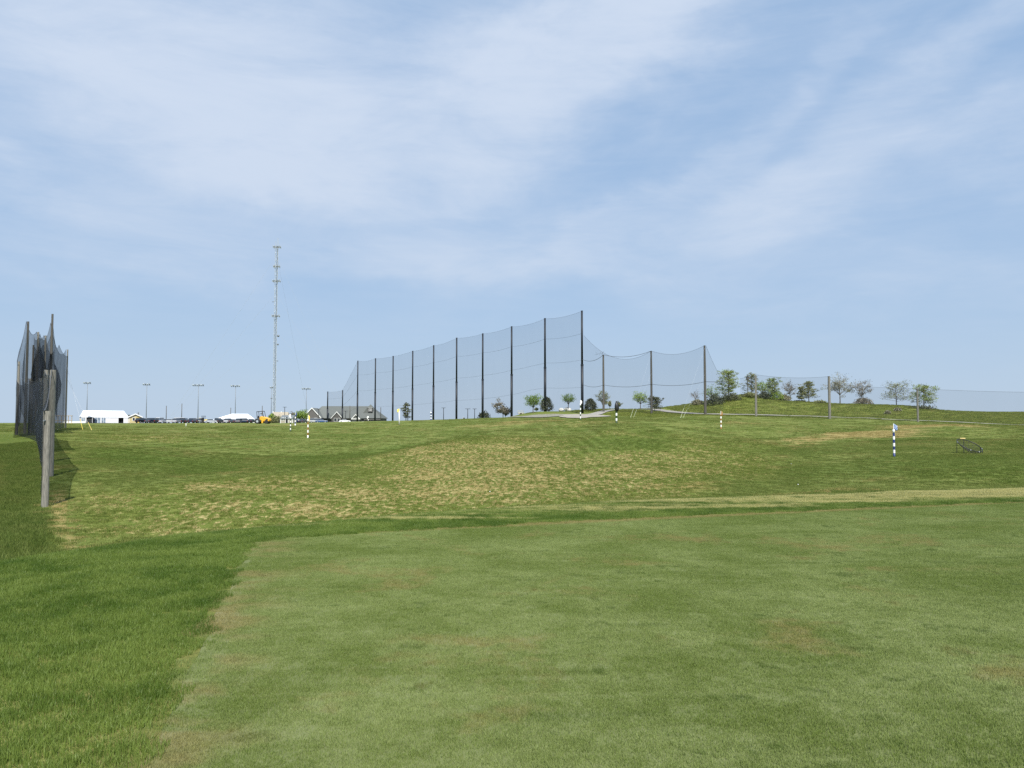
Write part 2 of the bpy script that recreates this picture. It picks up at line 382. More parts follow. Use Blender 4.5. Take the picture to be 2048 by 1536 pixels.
# sheet laid between the left edge and 24 m to the right
mb = MB(); NX, NY = 120, 110
V = []
for j in range(NY+1):
    for i in range(NX+1):
        x = -4.2+(i/NX)**1.0*30
        ymax = float(edge_far(x)); y = -4+(ymax+4)*j/NY
        xl = float(edge_left(min(y, TC[1])))
        V.append((max(x, xl), y, .004))
fs = [(j*(NX+1)+i, j*(NX+1)+i+1, (j+1)*(NX+1)+i+1, (j+1)*(NX+1)+i) for j in range(NY) for i in range(NX)]
fs = [f for f in fs if len({V[k] for k in f}) == 4 and abs(V[f[0]][0]-V[f[1]][0]) > 1e-4]
mb.v = V; mb.f = fs; mb.m = [0]*len(fs)
def teecol(nt, P):
    a = noise(nt, P, .42, 5, .6, .5); b2 = noise(nt, mapv(nt, P, (1,1.5,1), (0,0,.5), (4,9,1)), 1.25, 5, .6, .3)
    c = noise(nt, mapv(nt, P, (1,1,1), (0,0,0), (14,2,1)), 5.5, 4, .6, .2); d = noise(nt, P, 40, 3, .6); e_ = noise(nt, mapv(nt, P, (1,1,1), (0,0,0), (40,22,1)), .55, 4, .6, .6)
    h = mixc(nt, (a*.5+b2*.35+c*.15).ramp(.40, .61), (.156,.212,.048), (.262,.318,.112))
    h = mixc(nt, (b2*.45+c*.55).ramp(.55, .63)*.75, h, (.088,.140,.024))
    s1 = noise(nt, mapv(nt, P, (.45,2.6,1), (0,0,.35), (3,8,2)), 1.5, 4, .6, .4)
    h = mixc(nt, (s1*.8+c*.2).ramp(.575, .67)*.6, h, (.098,.148,.030))
    h = mixc(nt, (e_*.75+c*.25).ramp(.54, .66)*.7, h, (.290,.250,.095))
    h = mixc(nt, d.ramp(.45, .8)*.35, h, (.40,.43,.22))
    # bare, browned strip along the left collar and the far collar
    sp = nt.nodes.new('ShaderNodeSeparateXYZ'); nt.links.new(P, sp.inputs[0]); x, y = E(nt, sp.outputs[0]), E(nt, sp.outputs[1])
    sl_ = (lx[0]-lx[-1])/(ld[0]-ld[-1]); dist = x-(y-ld[-1])*sl_-lx[-1]
    br = (1.0-dist.ramp(.0, .9))*(b2*.6+e_*.4).ramp(.45, .56)
    h = mixc(nt, br.f('MINIMUM', 1.0)*.6, h, (.33,.26,.12))
    fs_ = (float(edge_far(10))-float(edge_far(0)))/10
    dist2 = (x*fs_+float(edge_far(0)))-y
    h = mixc(nt, (1.0-dist2.ramp(.05, .35))*.65, h, (.33,.26,.11))
    return h
tm, nt, b, out = newmat('mown_turf')
P = pos(nt)
nt.links.new(mixc(nt, .6, teecol(nt, P), (.07,.07,.025)), b.inputs['Base Color']); b.inputs['Roughness'].default_value = .9
to = mb.build('tee', tm); kind(to, 'structure')

# ------------------------------------------------------------------ blades of grass round the camera (one object per turf, stuff)
def grass_object(name, label, material, pts, rots, scl, n, size, hmin, hmax, wid, lean, seed, extra=None, clumps=0):
    """one mesh holding a tile of blades plus loose points; a node tree lays the tile on every point"""
    g = np.random.default_rng(seed)
    bx = g.uniform(-size/2, size/2, n); by = g.uniform(-size/2, size/2, n)
    if lean > .6: rr = size*.6*np.sqrt(g.uniform(0, 1, n)); tt = g.uniform(0, 2*math.pi, n); bx, by = rr*np.cos(tt), rr*np.sin(tt)
    if clumps:
        ci = g.integers(0, clumps, n); ccx, ccy = g.uniform(-size/2, size/2, clumps), g.uniform(-size/2, size/2, clumps); bx = ccx[ci]+g.normal(0, .055, n); by = ccy[ci]+g.normal(0, .055, n)
    h = g.uniform(hmin, hmax, n); a = g.uniform(0, 2*math.pi, n); ln = g.normal(0, lean, n)*h; la = g.uniform(0, 2*math.pi, n)
    wx, wy = np.cos(a)*wid/2, np.sin(a)*wid/2
    tx, ty = np.cos(la)*ln, np.sin(la)*ln
    v = np.zeros((n, 5, 3))
    z0 = -.01
    v[:,0] = np.stack([bx-wx, by-wy, np.full(n, z0)], -1); v[:,1] = np.stack([bx+wx, by+wy, np.full(n, z0)], -1)
    v[:,2] = np.stack([bx+wx*.8+tx*.35, by+wy*.8+ty*.35, h*.55], -1); v[:,3] = np.stack([bx-wx*.8+tx*.35, by-wy*.8+ty*.35, h*.55], -1)
    v[:,4] = np.stack([bx+tx, by+ty, h*.98], -1)
    base = (np.arange(n)*5)[:,None]
    fq = (base+np.array([[0,1,2,3]])).tolist(); ft = (base+np.array([[3,2,4]])).tolist()
    vv = np.vstack([v.reshape(-1,3), pts])
    me = bpy.data.meshes.new(name); me.from_pydata(vv.tolist(), [], fq+ft); me.materials.append(material)
    nb = n*5
    for an, val in [(k_n, np.r_[np.zeros(nb), v_]) for k_n, v_ in (extra or {}).items()]+[*((('spot', np.r_[np.zeros(nb), np.ones(len(pts))]), ('turn', np.r_[np.zeros(nb), rots]), ('grow', np.r_[np.zeros(nb), scl])))]:
        t = me.attributes.new(an, 'FLOAT', 'POINT'); t.data.foreach_set('value', val.astype(np.float32))
    o = bpy.data.objects.new(name, me); COL.objects.link(o); kind(o, 'stuff'); o['label'] = label
    o['category'] = 'grass'
    ng = bpy.data.node_groups.new(name+'_scatter', 'GeometryNodeTree')
    ng.interface.new_socket('Geometry', in_out='INPUT', socket_type='NodeSocketGeometry'); ng.interface.new_socket('Geometry', in_out='OUTPUT', socket_type='NodeSocketGeometry')
    N = ng.nodes.new; L_k = ng.links.new
    gi, go_ = N('NodeGroupInput'), N('NodeGroupOutput')
    def attr(nm):
        k = N('GeometryNodeInputNamedAttribute'); k.data_type = 'FLOAT'; k.inputs['Name'].default_value = nm; return k.outputs['Attribute']
    sep = N('GeometryNodeSeparateGeometry'); sep.domain = 'POINT'; cmp_ = N('FunctionNodeCompare'); cmp_.inputs[1].default_value = .5
    L_k(attr('spot'), cmp_.inputs[0]); L_k(gi.outputs[0], sep.inputs[0]); L_k(cmp_.outputs[0], sep.inputs['Selection'])
    g2i = N('GeometryNodeGeometryToInstance'); L_k(sep.outputs[1], g2i.inputs[0])
    iop = N('GeometryNodeInstanceOnPoints'); L_k(sep.outputs[0], iop.inputs['Points']); L_k(g2i.outputs[0], iop.inputs['Instance'])
    cx = N('ShaderNodeCombineXYZ'); L_k(attr('turn'), cx.inputs[2]); L_k(cx.outputs[0], iop.inputs['Rotation'])
    c2_ = N('ShaderNodeCombineXYZ'); gr = attr('grow')
    c2_.inputs[0].default_value = 1; c2_.inputs[1].default_value = 1; L_k(gr, c2_.inputs[2]); L_k(c2_.outputs[0], iop.inputs['Scale'])
    L_k(iop.outputs[0], go_.inputs[0])
    md = o.modifiers.new('scatter', 'NODES'); md.node_group = ng
    return o
def blade_mat(name, colfn, trans=.35, rough=.5, spec=.35):
    m, nt, b, out = newmat(name)
    P = pos(nt); c = colfn(nt, P)
    nt.links.new(c, b.inputs['Base Color']); b.inputs['Roughness'].default_value = rough; b.inputs['Specular IOR Level'].default_value = spec
    tr = nt.nodes.new('ShaderNodeBsdfTranslucent'); nt.links.new(mixc(nt, .3, c, (.16,.22,.02)), tr.inputs[0])
    mx = nt.nodes.new('ShaderNodeMixShader'); mx.inputs[0].default_value = trans
    nt.links.new(b.outputs[0], mx.inputs[1]); nt.links.new(tr.outputs[0], mx.inputs[2]); nt.links.new(mx.outputs[0], out.inputs[0])
    return m
def roughcol(nt, P):
    a = noise(nt, P, .6, 5, .6, .4); b2 = noise(nt, mapv(nt, P, (1,1,1), (0,0,0), (7,3,0)), 2.3, 4, .6, .3); c = noise(nt, P, 55, 3, .6)
    h = mixc(nt, (a*.6+b2*.4).ramp(.39, .60), (.068,.126,.013), (.178,.245,.048))
    h = mixc(nt, c.ramp(.5, .75)*.4, h, (.27,.33,.12))
    sp = nt.nodes.new('ShaderNodeSeparateXYZ'); nt.links.new(P, sp.inputs[0]); x, y = E(nt, sp.outputs[0]), E(nt, sp.outputs[1])
    st = noise(nt, mapv(nt, P, (.16,2.2,1), (0,0,-.20)), 1.0, 4, .6, .2)      # dry straw streaks on the far bank, more of it to the right
    dd = y-(x*((float(edge_far(10))-float(edge_far(0)))/10)+float(edge_far(0)))      # metres behind the far edge of the tee
    k = (x*.040-.38+(st-.5)*2.6+(b2-.5)*1.0+dd.ramp(.35,1.5)*.50)
    bank = (y+x*-.28).ramp(11.6, 12.4)
    h = mixc(nt, k.ramp(.0, .55)*bank*.8, h, mixc(nt, c.ramp(.3,.7), (.44,.39,.145), (.70,.62,.30)))
    return h
rm = blade_mat('rough_blades', roughcol, .35)
tbm = blade_mat('tee_blades', teecol, .3, .55, .22)
g = np.random.default_rng(3)
px, py = np.meshgrid(np.arange(-5.5, 26, .31), np.arange(1.4, 25, .31)); px = px.ravel()+g.uniform(-.06,.06,px.size); py = py.ravel()+g.uniform(-.06,.06,py.size)
vis = np.abs(px/np.maximum(py+.6, .1)) < .80
k = in_tee(px, py, .0) & vis
pts = np.stack([px[k], py[k], np.full(k.sum(), .004)], -1)
grass_object('tee_grass', 'short pale sage grass of the closely mown tee', tbm, pts, g.uniform(0, 6.28, len(pts)), g.uniform(.8,1.2,len(pts)), 3000, .5, .008, .022, .0026, .45, 5)
px, py = np.meshgrid(np.arange(-12, 27, .19), np.arange(2.5, 24.5, .19)); px = px.ravel()+g.uniform(-.05,.05,px.size); py = py.ravel()+g.uniform(-.05,.05,py.size)
uu = 1024+F*px/py
k = (~in_tee(px, py, -.035)) & (uu > -160) & (uu < 2230) & (py < dcrest(uu)*1.10)
px, py = px[k], py[k]
pts = np.stack([px, py, ground(px, py)], -1)
grass_object('rough_grass', 'longer lush green grass of the collar and bank round the tee', rm, pts, g.uniform(0, 6.28, len(pts)), g.uniform(.75,1.25,len(pts))*np.clip(1.0-(py-9)*.02, .7, 1), 420, .24, .028, .058, .0035, .5, 6)

# blades over the thin turf of the range, coloured by the same turf as the ground beneath
def inst(nt, nm):
    k = nt.nodes.new('ShaderNodeAttribute'); k.attribute_type = 'INSTANCER'; k.attribute_name = nm; return E(nt, k.outputs['Fac'])
def fieldcol(nt, P):
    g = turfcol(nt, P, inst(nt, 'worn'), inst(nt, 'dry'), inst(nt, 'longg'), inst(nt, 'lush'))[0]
    return g
fm = blade_mat('range_blades', fieldcol, .3, .6, .15)
def masks(px, py):
    """turf masks looked up from the ground sheet's own attribute grid"""
    az_ = np.arctan2(px, py); r_ = np.hypot(px, py)
    ia = np.clip(np.searchsorted(azs[:len(ua)], az_), 0, len(ua)-1); ir = np.clip(np.searchsorted(rad, r_), 0, nr-1)
    return worn[ir, ia], dry[ir, ia], long_[ir, ia], lush[ir, ia]
g2r = np.random.default_rng(99)
PATH = [(1322,190),(1345,184),(1372,180),(1405,175),(1450,172),(1512,170),(1570,167),(1629,164.5),(1700,161.5),(1770,157.5),(1853,153.5),(1950,149),(2048,146.5),(2200,145),(2500,144)]
SPATH = [(1172,168),(1188,176),(1200,186),(1216,196),(1240,203),(1275,206),(1310,200),(1322,190.5)]
def offpath(x, y, gap):
    ok = np.ones(len(x), bool)
    for L_ in (PATH, SPATH):
        q = [(xcol(u, d), d) for u, d in L_]
        for (ax, ay), (bx, by) in zip(q, q[1:]):
            t = np.clip(((x-ax)*(bx-ax)+(y-ay)*(by-ay))/((bx-ax)**2+(by-ay)**2), 0, 1); ok &= np.hypot(x-ax-t*(bx-ax), y-ay-t*(by-ay)) > gap
    ok &= (((1024+F*x/y-1165)/52)**2+((y-162)/16)**2 > 1)
    return ok
def field(name, label, d0, d1, step, tile, n, clumps, hmin, hmax, wid, pick, seed, u0=-60, u1=2110):
    g = np.random.default_rng(seed)
    px, py = np.meshgrid(np.arange(-d1*.72, d1*.72, step), np.arange(d0, d1, step)); px = px.ravel()+g.uniform(-step*.2, step*.2, px.size); py = py.ravel()+g.uniform(-step*.2, step*.2, py.size)
    uu = 1024+F*px/py; w_, d_, l_, h_ = masks(px, py)
    k = (uu > u0) & (uu < u1) & pick(px, py, uu, w_, d_, l_); px, py, w_, d_, l_, h_ = px[k], py[k], w_[k], d_[k], l_[k], h_[k]
    pts = np.stack([px, py, ground(px, py)], -1)
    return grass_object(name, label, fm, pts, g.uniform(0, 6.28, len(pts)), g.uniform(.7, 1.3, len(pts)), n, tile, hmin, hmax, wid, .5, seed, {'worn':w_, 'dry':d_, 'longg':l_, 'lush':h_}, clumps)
field('range_grass', 'thin tussocky turf on the slopes of the driving range', 12, 78, .8, .95, 620, 34, .018, .05, .011, lambda x, y, u, w_, d_, l_: (y > dcrest(u)*1.06) & (l_ < .5), 21)
field('range_grass_far', 'mown turf on the farther slopes of the driving range', 70, 170, 1.9, 2.2, 700, 60, .02, .05, .03, lambda x, y, u, w_, d_, l_: (l_ < .5) & (g2r.random(len(x)) < np.clip((205-y)/100, 0, 1)) & ((y > 78) | (g2r.random(len(x)) < .5)), 24)
field('long_grass', 'long unmown grass on the mound and the left slope', 120, 232, 2.2, 2.6, 620, 110, .07, .22, .045, lambda x, y, u, w_, d_, l_: (l_ > .5) & offpath(x, y, 2.7), 22, 1030)
field('long_grass', 'long unmown grass on the slope left of the cage', 10.5, 75, .5, .6, 260, 0, .06, .15, .010, lambda x, y, u, w_, d_, l_: (l_ > .35) & (y > dcrest(u)*1.04), 23, -60, 130)
# ------------------------------------------------------------------ materials for things
M_STEEL = mat('black_steel', (.009,.012,.018), .55, .2, 1.5)
M_WOOD = mat('weathered_wood', (.20,.19,.165), .85, .35, 6, stretch=(6,6,.6))
M_WOODD = mat('dark_wood', (.085,.08,.07), .85, .3, 6, stretch=(6,6,.6))
M_GALV = mat('galvanised_steel', (.42,.46,.49), .5, .15, 2, metal=.15)
M_GALVD = mat('dull_steel', (.17,.19,.21), .5, .2, 2, metal=.2)
M_WHITE = mat('white_vinyl', (.82,.83,.84), .6, .03, 1)
M_WALLW = mat('white_wall_vinyl', (.70,.70,.71), .6, .06, .8)
M_DARK = mat('dark_interior', (.02,.022,.025), .9, .2, 2)
M_TRIM = mat('white_trim', (.75,.75,.73), .6, .05, 3)
M_ROOF = mat('grey_shingle_roof', (.125,.135,.125), .85, .12, 5, stretch=(1,1,8))
M_SHING = mat('brown_grey_shingles', (.115,.110,.105), .9, .2, 7, stretch=(1,1,6))
M_SHINGL = mat('pale_cedar_shingles', (.36,.33,.27), .9, .2, 7, stretch=(1,1,6))
M_TANROOF = mat('tan_shingle_roof', (.33,.29,.22), .9, .2, 5)
M_YELW = mat('ochre_clapboard', (.52,.44,.22), .85, .2, 5)
M_YEL = mat('yellow_paint', (.72,.38,.03), .4, .1, 2)
M_YELR = mat('yellow_plastic', (.72,.56,.08), .5, .08, 2)
M_RUBBER = mat('tyre_rubber', (.025,.025,.025), .85, .2, 5)
M_GLASS = mat('dark_glass', (.03,.04,.05), .08, .2, 2, spec=.8)
M_WIRE = mat('guy_wire', (.30,.32,.33), .5, .1, 2)
M_ROPE = mat('dark_rope', (.06,.065,.07), .8, .2, 4)
M_NAVY = mat('navy_paint', (.025,.045,.16), .5, .15, 3)
M_BLACK = mat('black_paint', (.015,.016,.015), .5, .15, 3)
M_GREENP = mat('dark_green_paint', (.02,.05,.02), .5, .15, 3)
M_OCHRE = mat('ochre_paint', (.26,.14,.03), .5, .15, 3)
M_WPAINT = mat('white_paint', (.80,.80,.78), .5, .05, 3)
M_ORANGE = mat('orange_cloth', (.55,.26,.04), .8, .1, 3)
M_GRAVEL = None
def netmat(name, cover, c=(.012,.017,.026), var=.25):
    """fine knotted netting: dark cord over an open weave, the open share being see-through"""
    m, nt, b, out = newmat(name)
    b.inputs['Base Color'].default_value = (*c, 1); b.inputs['Roughness'].default_value = .8; b.inputs['Specular IOR Level'].default_value = .2
    tr = nt.nodes.new('ShaderNodeBsdfTransparent'); mx = nt.nodes.new('ShaderNodeMixShader')
    v = objco(nt); n = noise(nt, mapv(nt, v, (1,1,.25)), .35, 4, .6); n2 = noise(nt, v, 3, 2, .5)
    fac = ((n*.7+n2*.3)-.5)*(var*4*cover)+cover
    nt.links.new(fac.f('MAXIMUM', .02).f('MINIMUM', .95).v, mx.inputs[0]); nt.links.new(tr.outputs[0], mx.inputs[1]); nt.links.new(b.outputs[0], mx.inputs[2]); nt.links.new(mx.outputs[0], out.inputs[0])
    return m
N_FAR = netmat('far_netting', .15, (.02,.028,.04), .12); N_LOW = netmat('low_netting', .13, (.035,.045,.05), .12)
N_NEAR = netmat('near_netting', .54, (.02,.024,.032)); N_MID = netmat('mid_netting', .50, (.025,.032,.045), .35)

def net(name, label, tops, bots, sag, m, group=None, nx=10, nz=8, billow=.3, ropes=(), seed=1, cat='net'):
    """netting hung along a row of posts; every bay sags between its two posts"""
    g = random.Random(seed); mb = MB(); k = len(tops)
    sag = sag if isinstance(sag, (list, tuple)) else [sag]*(k-1)
    rope_pts = {r: [] for r in ropes}
    for i in range(k-1):
        a, b_, c, d = (Vector(q) for q in (tops[i], tops[i+1], bots[i], bots[i+1]))
        along = (b_-a); nrm = Vector((-along.y, along.x, 0)).normalized(); ph = g.uniform(0, 6)
        V = []
        for ix in range(nx+1):
            t = ix/nx; s4 = 4*t*(1-t)
            top = a.lerp(b_, t)-Vector((0,0,sag[i]*s4)); bot = c.lerp(d, t)
            bot.z = max(bot.z, gz(bot.x, bot.y)+.02) if cat == 'net' else bot.z
            def on(h):
                p = bot.lerp(top, h); return p+nrm*billow*s4*math.sin(math.pi*h)*(.6+.5*math.sin(ph+h*5+t*3))
            for iz in range(nz+1): V.append(on(iz/nz))
            for r in ropes: rope_pts[r].append(on(r)-nrm*.03)
        f = [(ix*(nz+1)+iz, (ix+1)*(nz+1)+iz, (ix+1)*(nz+1)+iz+1, ix*(nz+1)+iz+1) for ix in range(nx) for iz in range(nz)]
        mb.add(V, f)
        if 1.0 not in rope_pts: rope_pts.setdefault('top', []).extend(V[ix*(nz+1)+nz] for ix in range(nx+1))
    o = mb.build(name, m, smooth=True); tag(o, label, cat, group)
    for r, p in rope_pts.items():
        if len(p) < 2: continue
        q = [p[0]]+[b_ for a_, b_ in zip(p, p[1:]) if (b_-a_).length > 1e-3]
        t = MB(); t.tube(q, ROPE_R, 4, cap=False); t.build('rope', M_ROPE, o)
    return o
ROPE_R = .02

# ------------------------------------------------------------------ tall black poles and their net
def steel_pole(p, ztop, label, group):
    H = ztop-p.z; o = thing('net_pole', label, 'pole', p, group=group)
    m = MB(); m.tube([(0,0,-.5),(0,0,H*.47)], [.34,.33], 16); m.build('lower_shaft', M_STEEL, o, smooth=True)
    m = MB(); m.tube([(0,0,H*.47+.002),(0,0,H)], [.275,.24], 16); m.build('upper_shaft', M_STEEL, o, smooth=True)
    m = MB(); m.tube([(0,0,H*.462),(0,0,H*.478)], .37, 16); m.build('sleeve_collar', M_STEEL, o)
    m = MB(); m.tube([(0,0,H),(0,0,H+.08)], .27, 12); m.build('cap', M_STEEL, o)
    return o
BP = [(654.7,783.5,352),(684.5,780.7,342),(714.5,721.8,330),(749.9,717,318),(785.3,712.4,306),(824.6,702.2,292),(866.6,691,276),(912.8,676,260),(965.2,667.4,244),(1023.3,653.2,228),(1090.3,637,211),(1164.8,622,194)]
ordw = ['leftmost','second','third','fourth','fifth','sixth','seventh','eighth','ninth','tenth','eleventh','rightmost']
tops = []; bots = []
for i, (u, r, d) in enumerate(BP):
    p = at(u, d); zt = zrow(r, d)
    if i < 2: lb = ['shorter black pole at the far left end of the long tall net','shorter black pole just before the net steps up, second from the left'][i]
    elif i == 11: lb = 'tallest black pole, rightmost of the row, where the wooden pole net begins'
    else: lb = f'tall black stepped steel pole, {ordw[i]} from the left along the long net'
    steel_pole(p, zt, lb, 'black poles holding the tall range net')
    tops.append(Vector((p.x, p.y-.36, zt-.1))); bots.append(Vector((p.x, p.y-.36, p.z+.1)))
net('safety_net', 'long tall dark range net hung on the row of black poles', tops, bots, [.25,.2,.5,.2,.2,.3,.4,.3,.35,.5,.5], N_FAR, ropes=(.25,.52,.78), billow=.35, nx=8, seed=3)

# ------------------------------------------------------------------ wooden poles to the right and their nets
def wood_pole(name, p, ztop, r0, r1, label, group=None, m=None, lean=(0,0), cap=True):
    H = ztop-p.z; o = thing(name, label, 'pole', p, group=group)
    b_ = MB(); b_.tube([(0,0,-.4),(lean[0]*.3,lean[1]*.3,H*.35),(lean[0]*.7,lean[1]*.7,H*.7),(lean[0],lean[1],H)], [r0,r0*.93,(r0+r1)/2,r1], 12); b_.build('shaft', m or M_WOOD, o, smooth=False)
    b_ = MB(); b_.tube([(lean[0],lean[1]-r1*.9,H-.35),(lean[0],lean[1]-r1-.10,H-.35)], .03, 6); b_.build('eye_bolt', M_GALVD, o)
    return o
WG = 'wooden poles of the right hand nets'
WP = [(1207.4,709.7,188,.26,.19,M_WOODD,'brown wooden pole topped by a wire tangle, next right of the tallest black pole'),
      (1303.5,702,179,.26,.18,M_WOODD,'wooden net pole between the bright round tree and the dark layered pine'),
      (1411.0,691,169,.28,.20,M_WOODD,'tallest wooden net pole, standing at the left foot of the bushy mound'),
      (1512.6,751.5,162,.24,.18,M_WOOD,'pale wooden pole in front of the bushes in the middle of the mound'),
      (1659.8,752.5,154,.26,.22,M_WOOD,'thick pale wooden pole before the bare trees right of the mound top'),
      (1836.2,777,147,.19,.16,M_WOOD,'short slim wooden pole in front of the rightmost spreading tree')]
wt = []; wb = []; wp = []
for u, r, d, a, b_, m, lb in WP:
    p = at(u, d); zt = zrow(r, d); wood_pole('wooden_pole', p, zt, a, b_, lb, WG, m); wp.append(p)
    wt.append(Vector((p.x, p.y-.3, zt))); wb.append(Vector((p.x, p.y-.3, p.z)))
P12, T12 = bots[-1], tops[-1]
zj = zrow(671, 194)
ROPE_R = .022
n1_ = net('safety_net', 'sagging net from the tallest black pole across the three tall wooden poles', [Vector((T12.x+.4,T12.y,zj)), Vector((wt[1].x, wt[1].y, wt[1].z)), wt[2]], [P12+Vector((.4,0,0)), wb[1], wb[2]], [3.6,1.3], N_FAR, ropes=(), billow=.5, nx=16, seed=5)
# the seam ropes of this net run from pole to pole
def rope_line(pts, sag, parent, r=.035, m=None, name='rope', n=10):
    q = []
    for a, b_ in zip(pts, pts[1:]):
        for i in range(n+(b_ is pts[-1])):
            t = i/n; v = a.lerp(b_, t); v.z -= sag*4*t*(1-t); q.append(v)
    t = MB(); t.tube(q, r, 5, cap=False); return t.build(name, m or M_ROPE, parent)
rope_line([Vector((P12.x,P12.y,zrow(719,194))), wt[0], wt[1]], .9, n1_, .045)
rope_line([Vector((P12.x,P12.y,zrow(769,194))), Vector((wt[0].x,wt[0].y,zrow(770,188))), Vector((wt[1].x,wt[1].y,zrow(768.5,179))), Vector((wt[2].x,wt[2].y,zrow(763.5,169)))], .55, n1_, .04)
# a small tangle of wire on top of the first wooden pole
tg = MB(); rr = random.Random(4)
for k_i in range(7):
    c = wt[0]+Vector((-.6+rr.uniform(-1.2,.5), 0, .2+rr.uniform(-.1,.5))); tg.tube([c+Vector((rr.uniform(-.5,.5), 0, rr.uniform(-.3,.5))), c, c+Vector((rr.uniform(-.7,.7), .1, rr.uniform(-.5,.3)))], .025, 4)
tg.build('wire_tangle', M_ROPE, n1_)
# right end wing sloping down behind the trees
pe = at(1446, 182, 762); pe0 = Vector((pe.x, pe.y, gz(pe.x, pe.y)))
wn = net('safety_net', 'triangular end of the net sloping down behind the tallest mound tree', [wt[2]+Vector((.2,0,0)), pe], [wb[2], pe0], [.5], N_FAR, billow=.2, seed=8)
rope_line([Vector((wt[2].x,wt[2].y,zrow(763.5,169))), at(1458, 184, 762)], .1, wn, .05)
ld_ = [at(1418, 168, 764), wt[3]+Vector((0,0,-.05)), wt[4]]
q0 = at(1480, 176, 757)
net('safety_net', 'thin low net strung between two pale wooden poles in front of the mound', [Vector((q0.x,q0.y,q0.z)), wt[3]+Vector((0,0,.2)), wt[4]+Vector((0,0,-.05))], [Vector((q0.x,q0.y,gz(q0.x,q0.y))), wb[3], wb[4]], [.1,.45], N_LOW, billow=.2, seed=9)
e1 = at(1660, 154, 768); e2 = at(2060, 143, 784.5); e3 = at(2300, 141, 790)
net('safety_net', 'low even net running to the right edge past the short slim pole', [e1, Vector((wt[5].x,wt[5].y,zrow(777.5,147))), e2, e3], [wb[4], wb[5], at(2060,143), at(2300,141)], [.15,.1,.1], N_LOW, billow=.15, seed=10, nx=14)
ep = at(2120, 142.5); wood_pole('wooden_pole', ep, zrow(786,142.5), .19, .16, 'wooden pole just beyond the right edge of the view', WG)

# guy wires with yellow guards
def guy(a, b_, label, r=.03, guard=True, group=None, gm=None, glen=.28):
    o = thing('guy_wire', label, 'guy wire', b_, group=group); a = Vector(a)-b_
    t = MB(); t.tube([(0,0,-.1), a], r, 5); t.build('wire', mat('pale_wire', (.42,.45,.48), .5, .1, 2), o)
    if guard:
        t = MB(); t.tube([Vector((0,0,0)), a*glen], r*2.6, 6); t.build('guard', gm or mat('pale_guard', (.42,.46,.26), .6, .1, 2), o)
    return o
guy(wt[1]+Vector((0,0,-.6)), at(1261,150,None), 'white guy wire from the wooden pole by the round green tree down to the turf', .008, glen=.12)
guy(wt[1]+Vector((0,0,-5)), at(1267,153,None), 'shorter pale guy wire beside the gravel path, right of the dark flag', .007, glen=.15)
guy(wt[2]+Vector((0,0,-.5)), at(1361,147,None), 'white guy wire from the tallest wooden pole down to the turf', .008, glen=.12)
guy(wt[2]+Vector((0,0,-6)), at(1366,150,None), 'shorter pale guy wire at the left foot of the mound', .007, glen=.15)

# ------------------------------------------------------------------ left hand cage of nets
LG = 'wooden poles of the left hand cage'
LP = [(94.5,822,29,.128,.135,M_WOOD,'short thick wooden pole standing nearest at the left edge, in front of all the nets'),
      (103,740,42,.17,.15,M_WOOD,'pale wooden pole top right behind the nearest left pole'),
      (89.5,740,52,.16,.13,M_WOOD,'pale wooden pole top half wrapped in net, left of its twin'),
      (80,757,88,.12,.10,M_WOODD,'dark wooden pole inside the black nets of the left cage'),
      (58,757,92,.12,.10,M_WOODD,'dark wooden pole at the low left shoulder of the cage nets'),
      (34,723,92,.16,.12,M_WOOD,'bleached leaning pole at the outer left edge of the cage'),
      (50,643,97,.17,.12,M_WOODD,'tall pole under the left peak of the cage nets'),
      (62,690,100,.14,.10,M_WOODD,'slim dark pole just right of the left peak of the cage'),
      (71,664,102,.16,.12,M_WOOD,'pole between the two peaks of the cage nets'),
      (86,671,104,.15,.11,M_WOOD,'pole just left of the tallest pole in the cage'),
      (98.5,628,106,.19,.13,M_WOODD,'tallest dark pole of the left cage, bare tip above the nets'),
      (131,699,124,.14,.10,M_WOOD,'slim far pole at the right edge of the left cage nets')]
LT = []; LB = []
for u, r, d, a, b_, m, lb in LP:
    p = at(u, d); zt = zrow(r, d); wood_pole('wooden_pole', p, zt, a, b_, lb, LG, m)
    LT.append(Vector((p.x-.1, p.y-.22, zt))); LB.append(Vector((p.x-.1, p.y-.22, p.z)))
ROPE_R = .02
sh_ = lambda v, dx=0, dy=0, dz=0: v+Vector((dx,dy,dz))
net('cage_net', 'dark net draped along the near wooden poles of the left cage', [sh_(LT[0],.1), sh_(LT[1],.15), sh_(LT[2],.1), LT[3], LT[4], sh_(LT[5],0,0,-2.2)], [sh_(LB[0],.05,0,.4), LB[1], LB[2], LB[3], LB[4], LB[5]], [.5,.35,.6,.4,.7], N_NEAR, billow=.45, nx=12, seed=11)
net('cage_net', 'second dark layer of net inside the left cage, hanging behind the near poles', [at(112,62,760), at(96,72,741), at(44,90,758)], [at(104,62), at(88,72), at(38,90)], [.6,.9], N_NEAR, billow=.6, nx=12, seed=12)
net('cage_net', 'grey blue upper net peaked over the two tall poles of the left cage', [sh_(LT[5],0,0,0), LT[6], LT[8], LT[9], sh_(LT[10],0,0,-1.2), LT[11]], [sh_(LB[5],0,0,4.5), sh_(LB[6],0,0,2), LB[8], LB[9], LB[10], LB[11]], [.5,.9,.7,.9,2.2], N_MID, billow=.7, nx=12, seed=13)
net('cage_net', 'inner curtain of net between the tall pole and the far slim pole of the cage', [at(67,101,690), at(86,105,690), sh_(LT[10],0,.6,-1.6), at(118,112,690), sh_(LT[11],0,.5,-1)], [at(62,101), at(84,105), LB[10], at(114,112), LB[11]], [.8,1.0,1.4,.5], N_MID, billow=1.0, nx=12, seed=14)
net('cage_net', 'outermost dark flap of net along the far left edge of the cage', [at(44,92,730), at(38,86,790)], [at(36,92), at(27,84)], [.2], N_NEAR, billow=.4, seed=15)
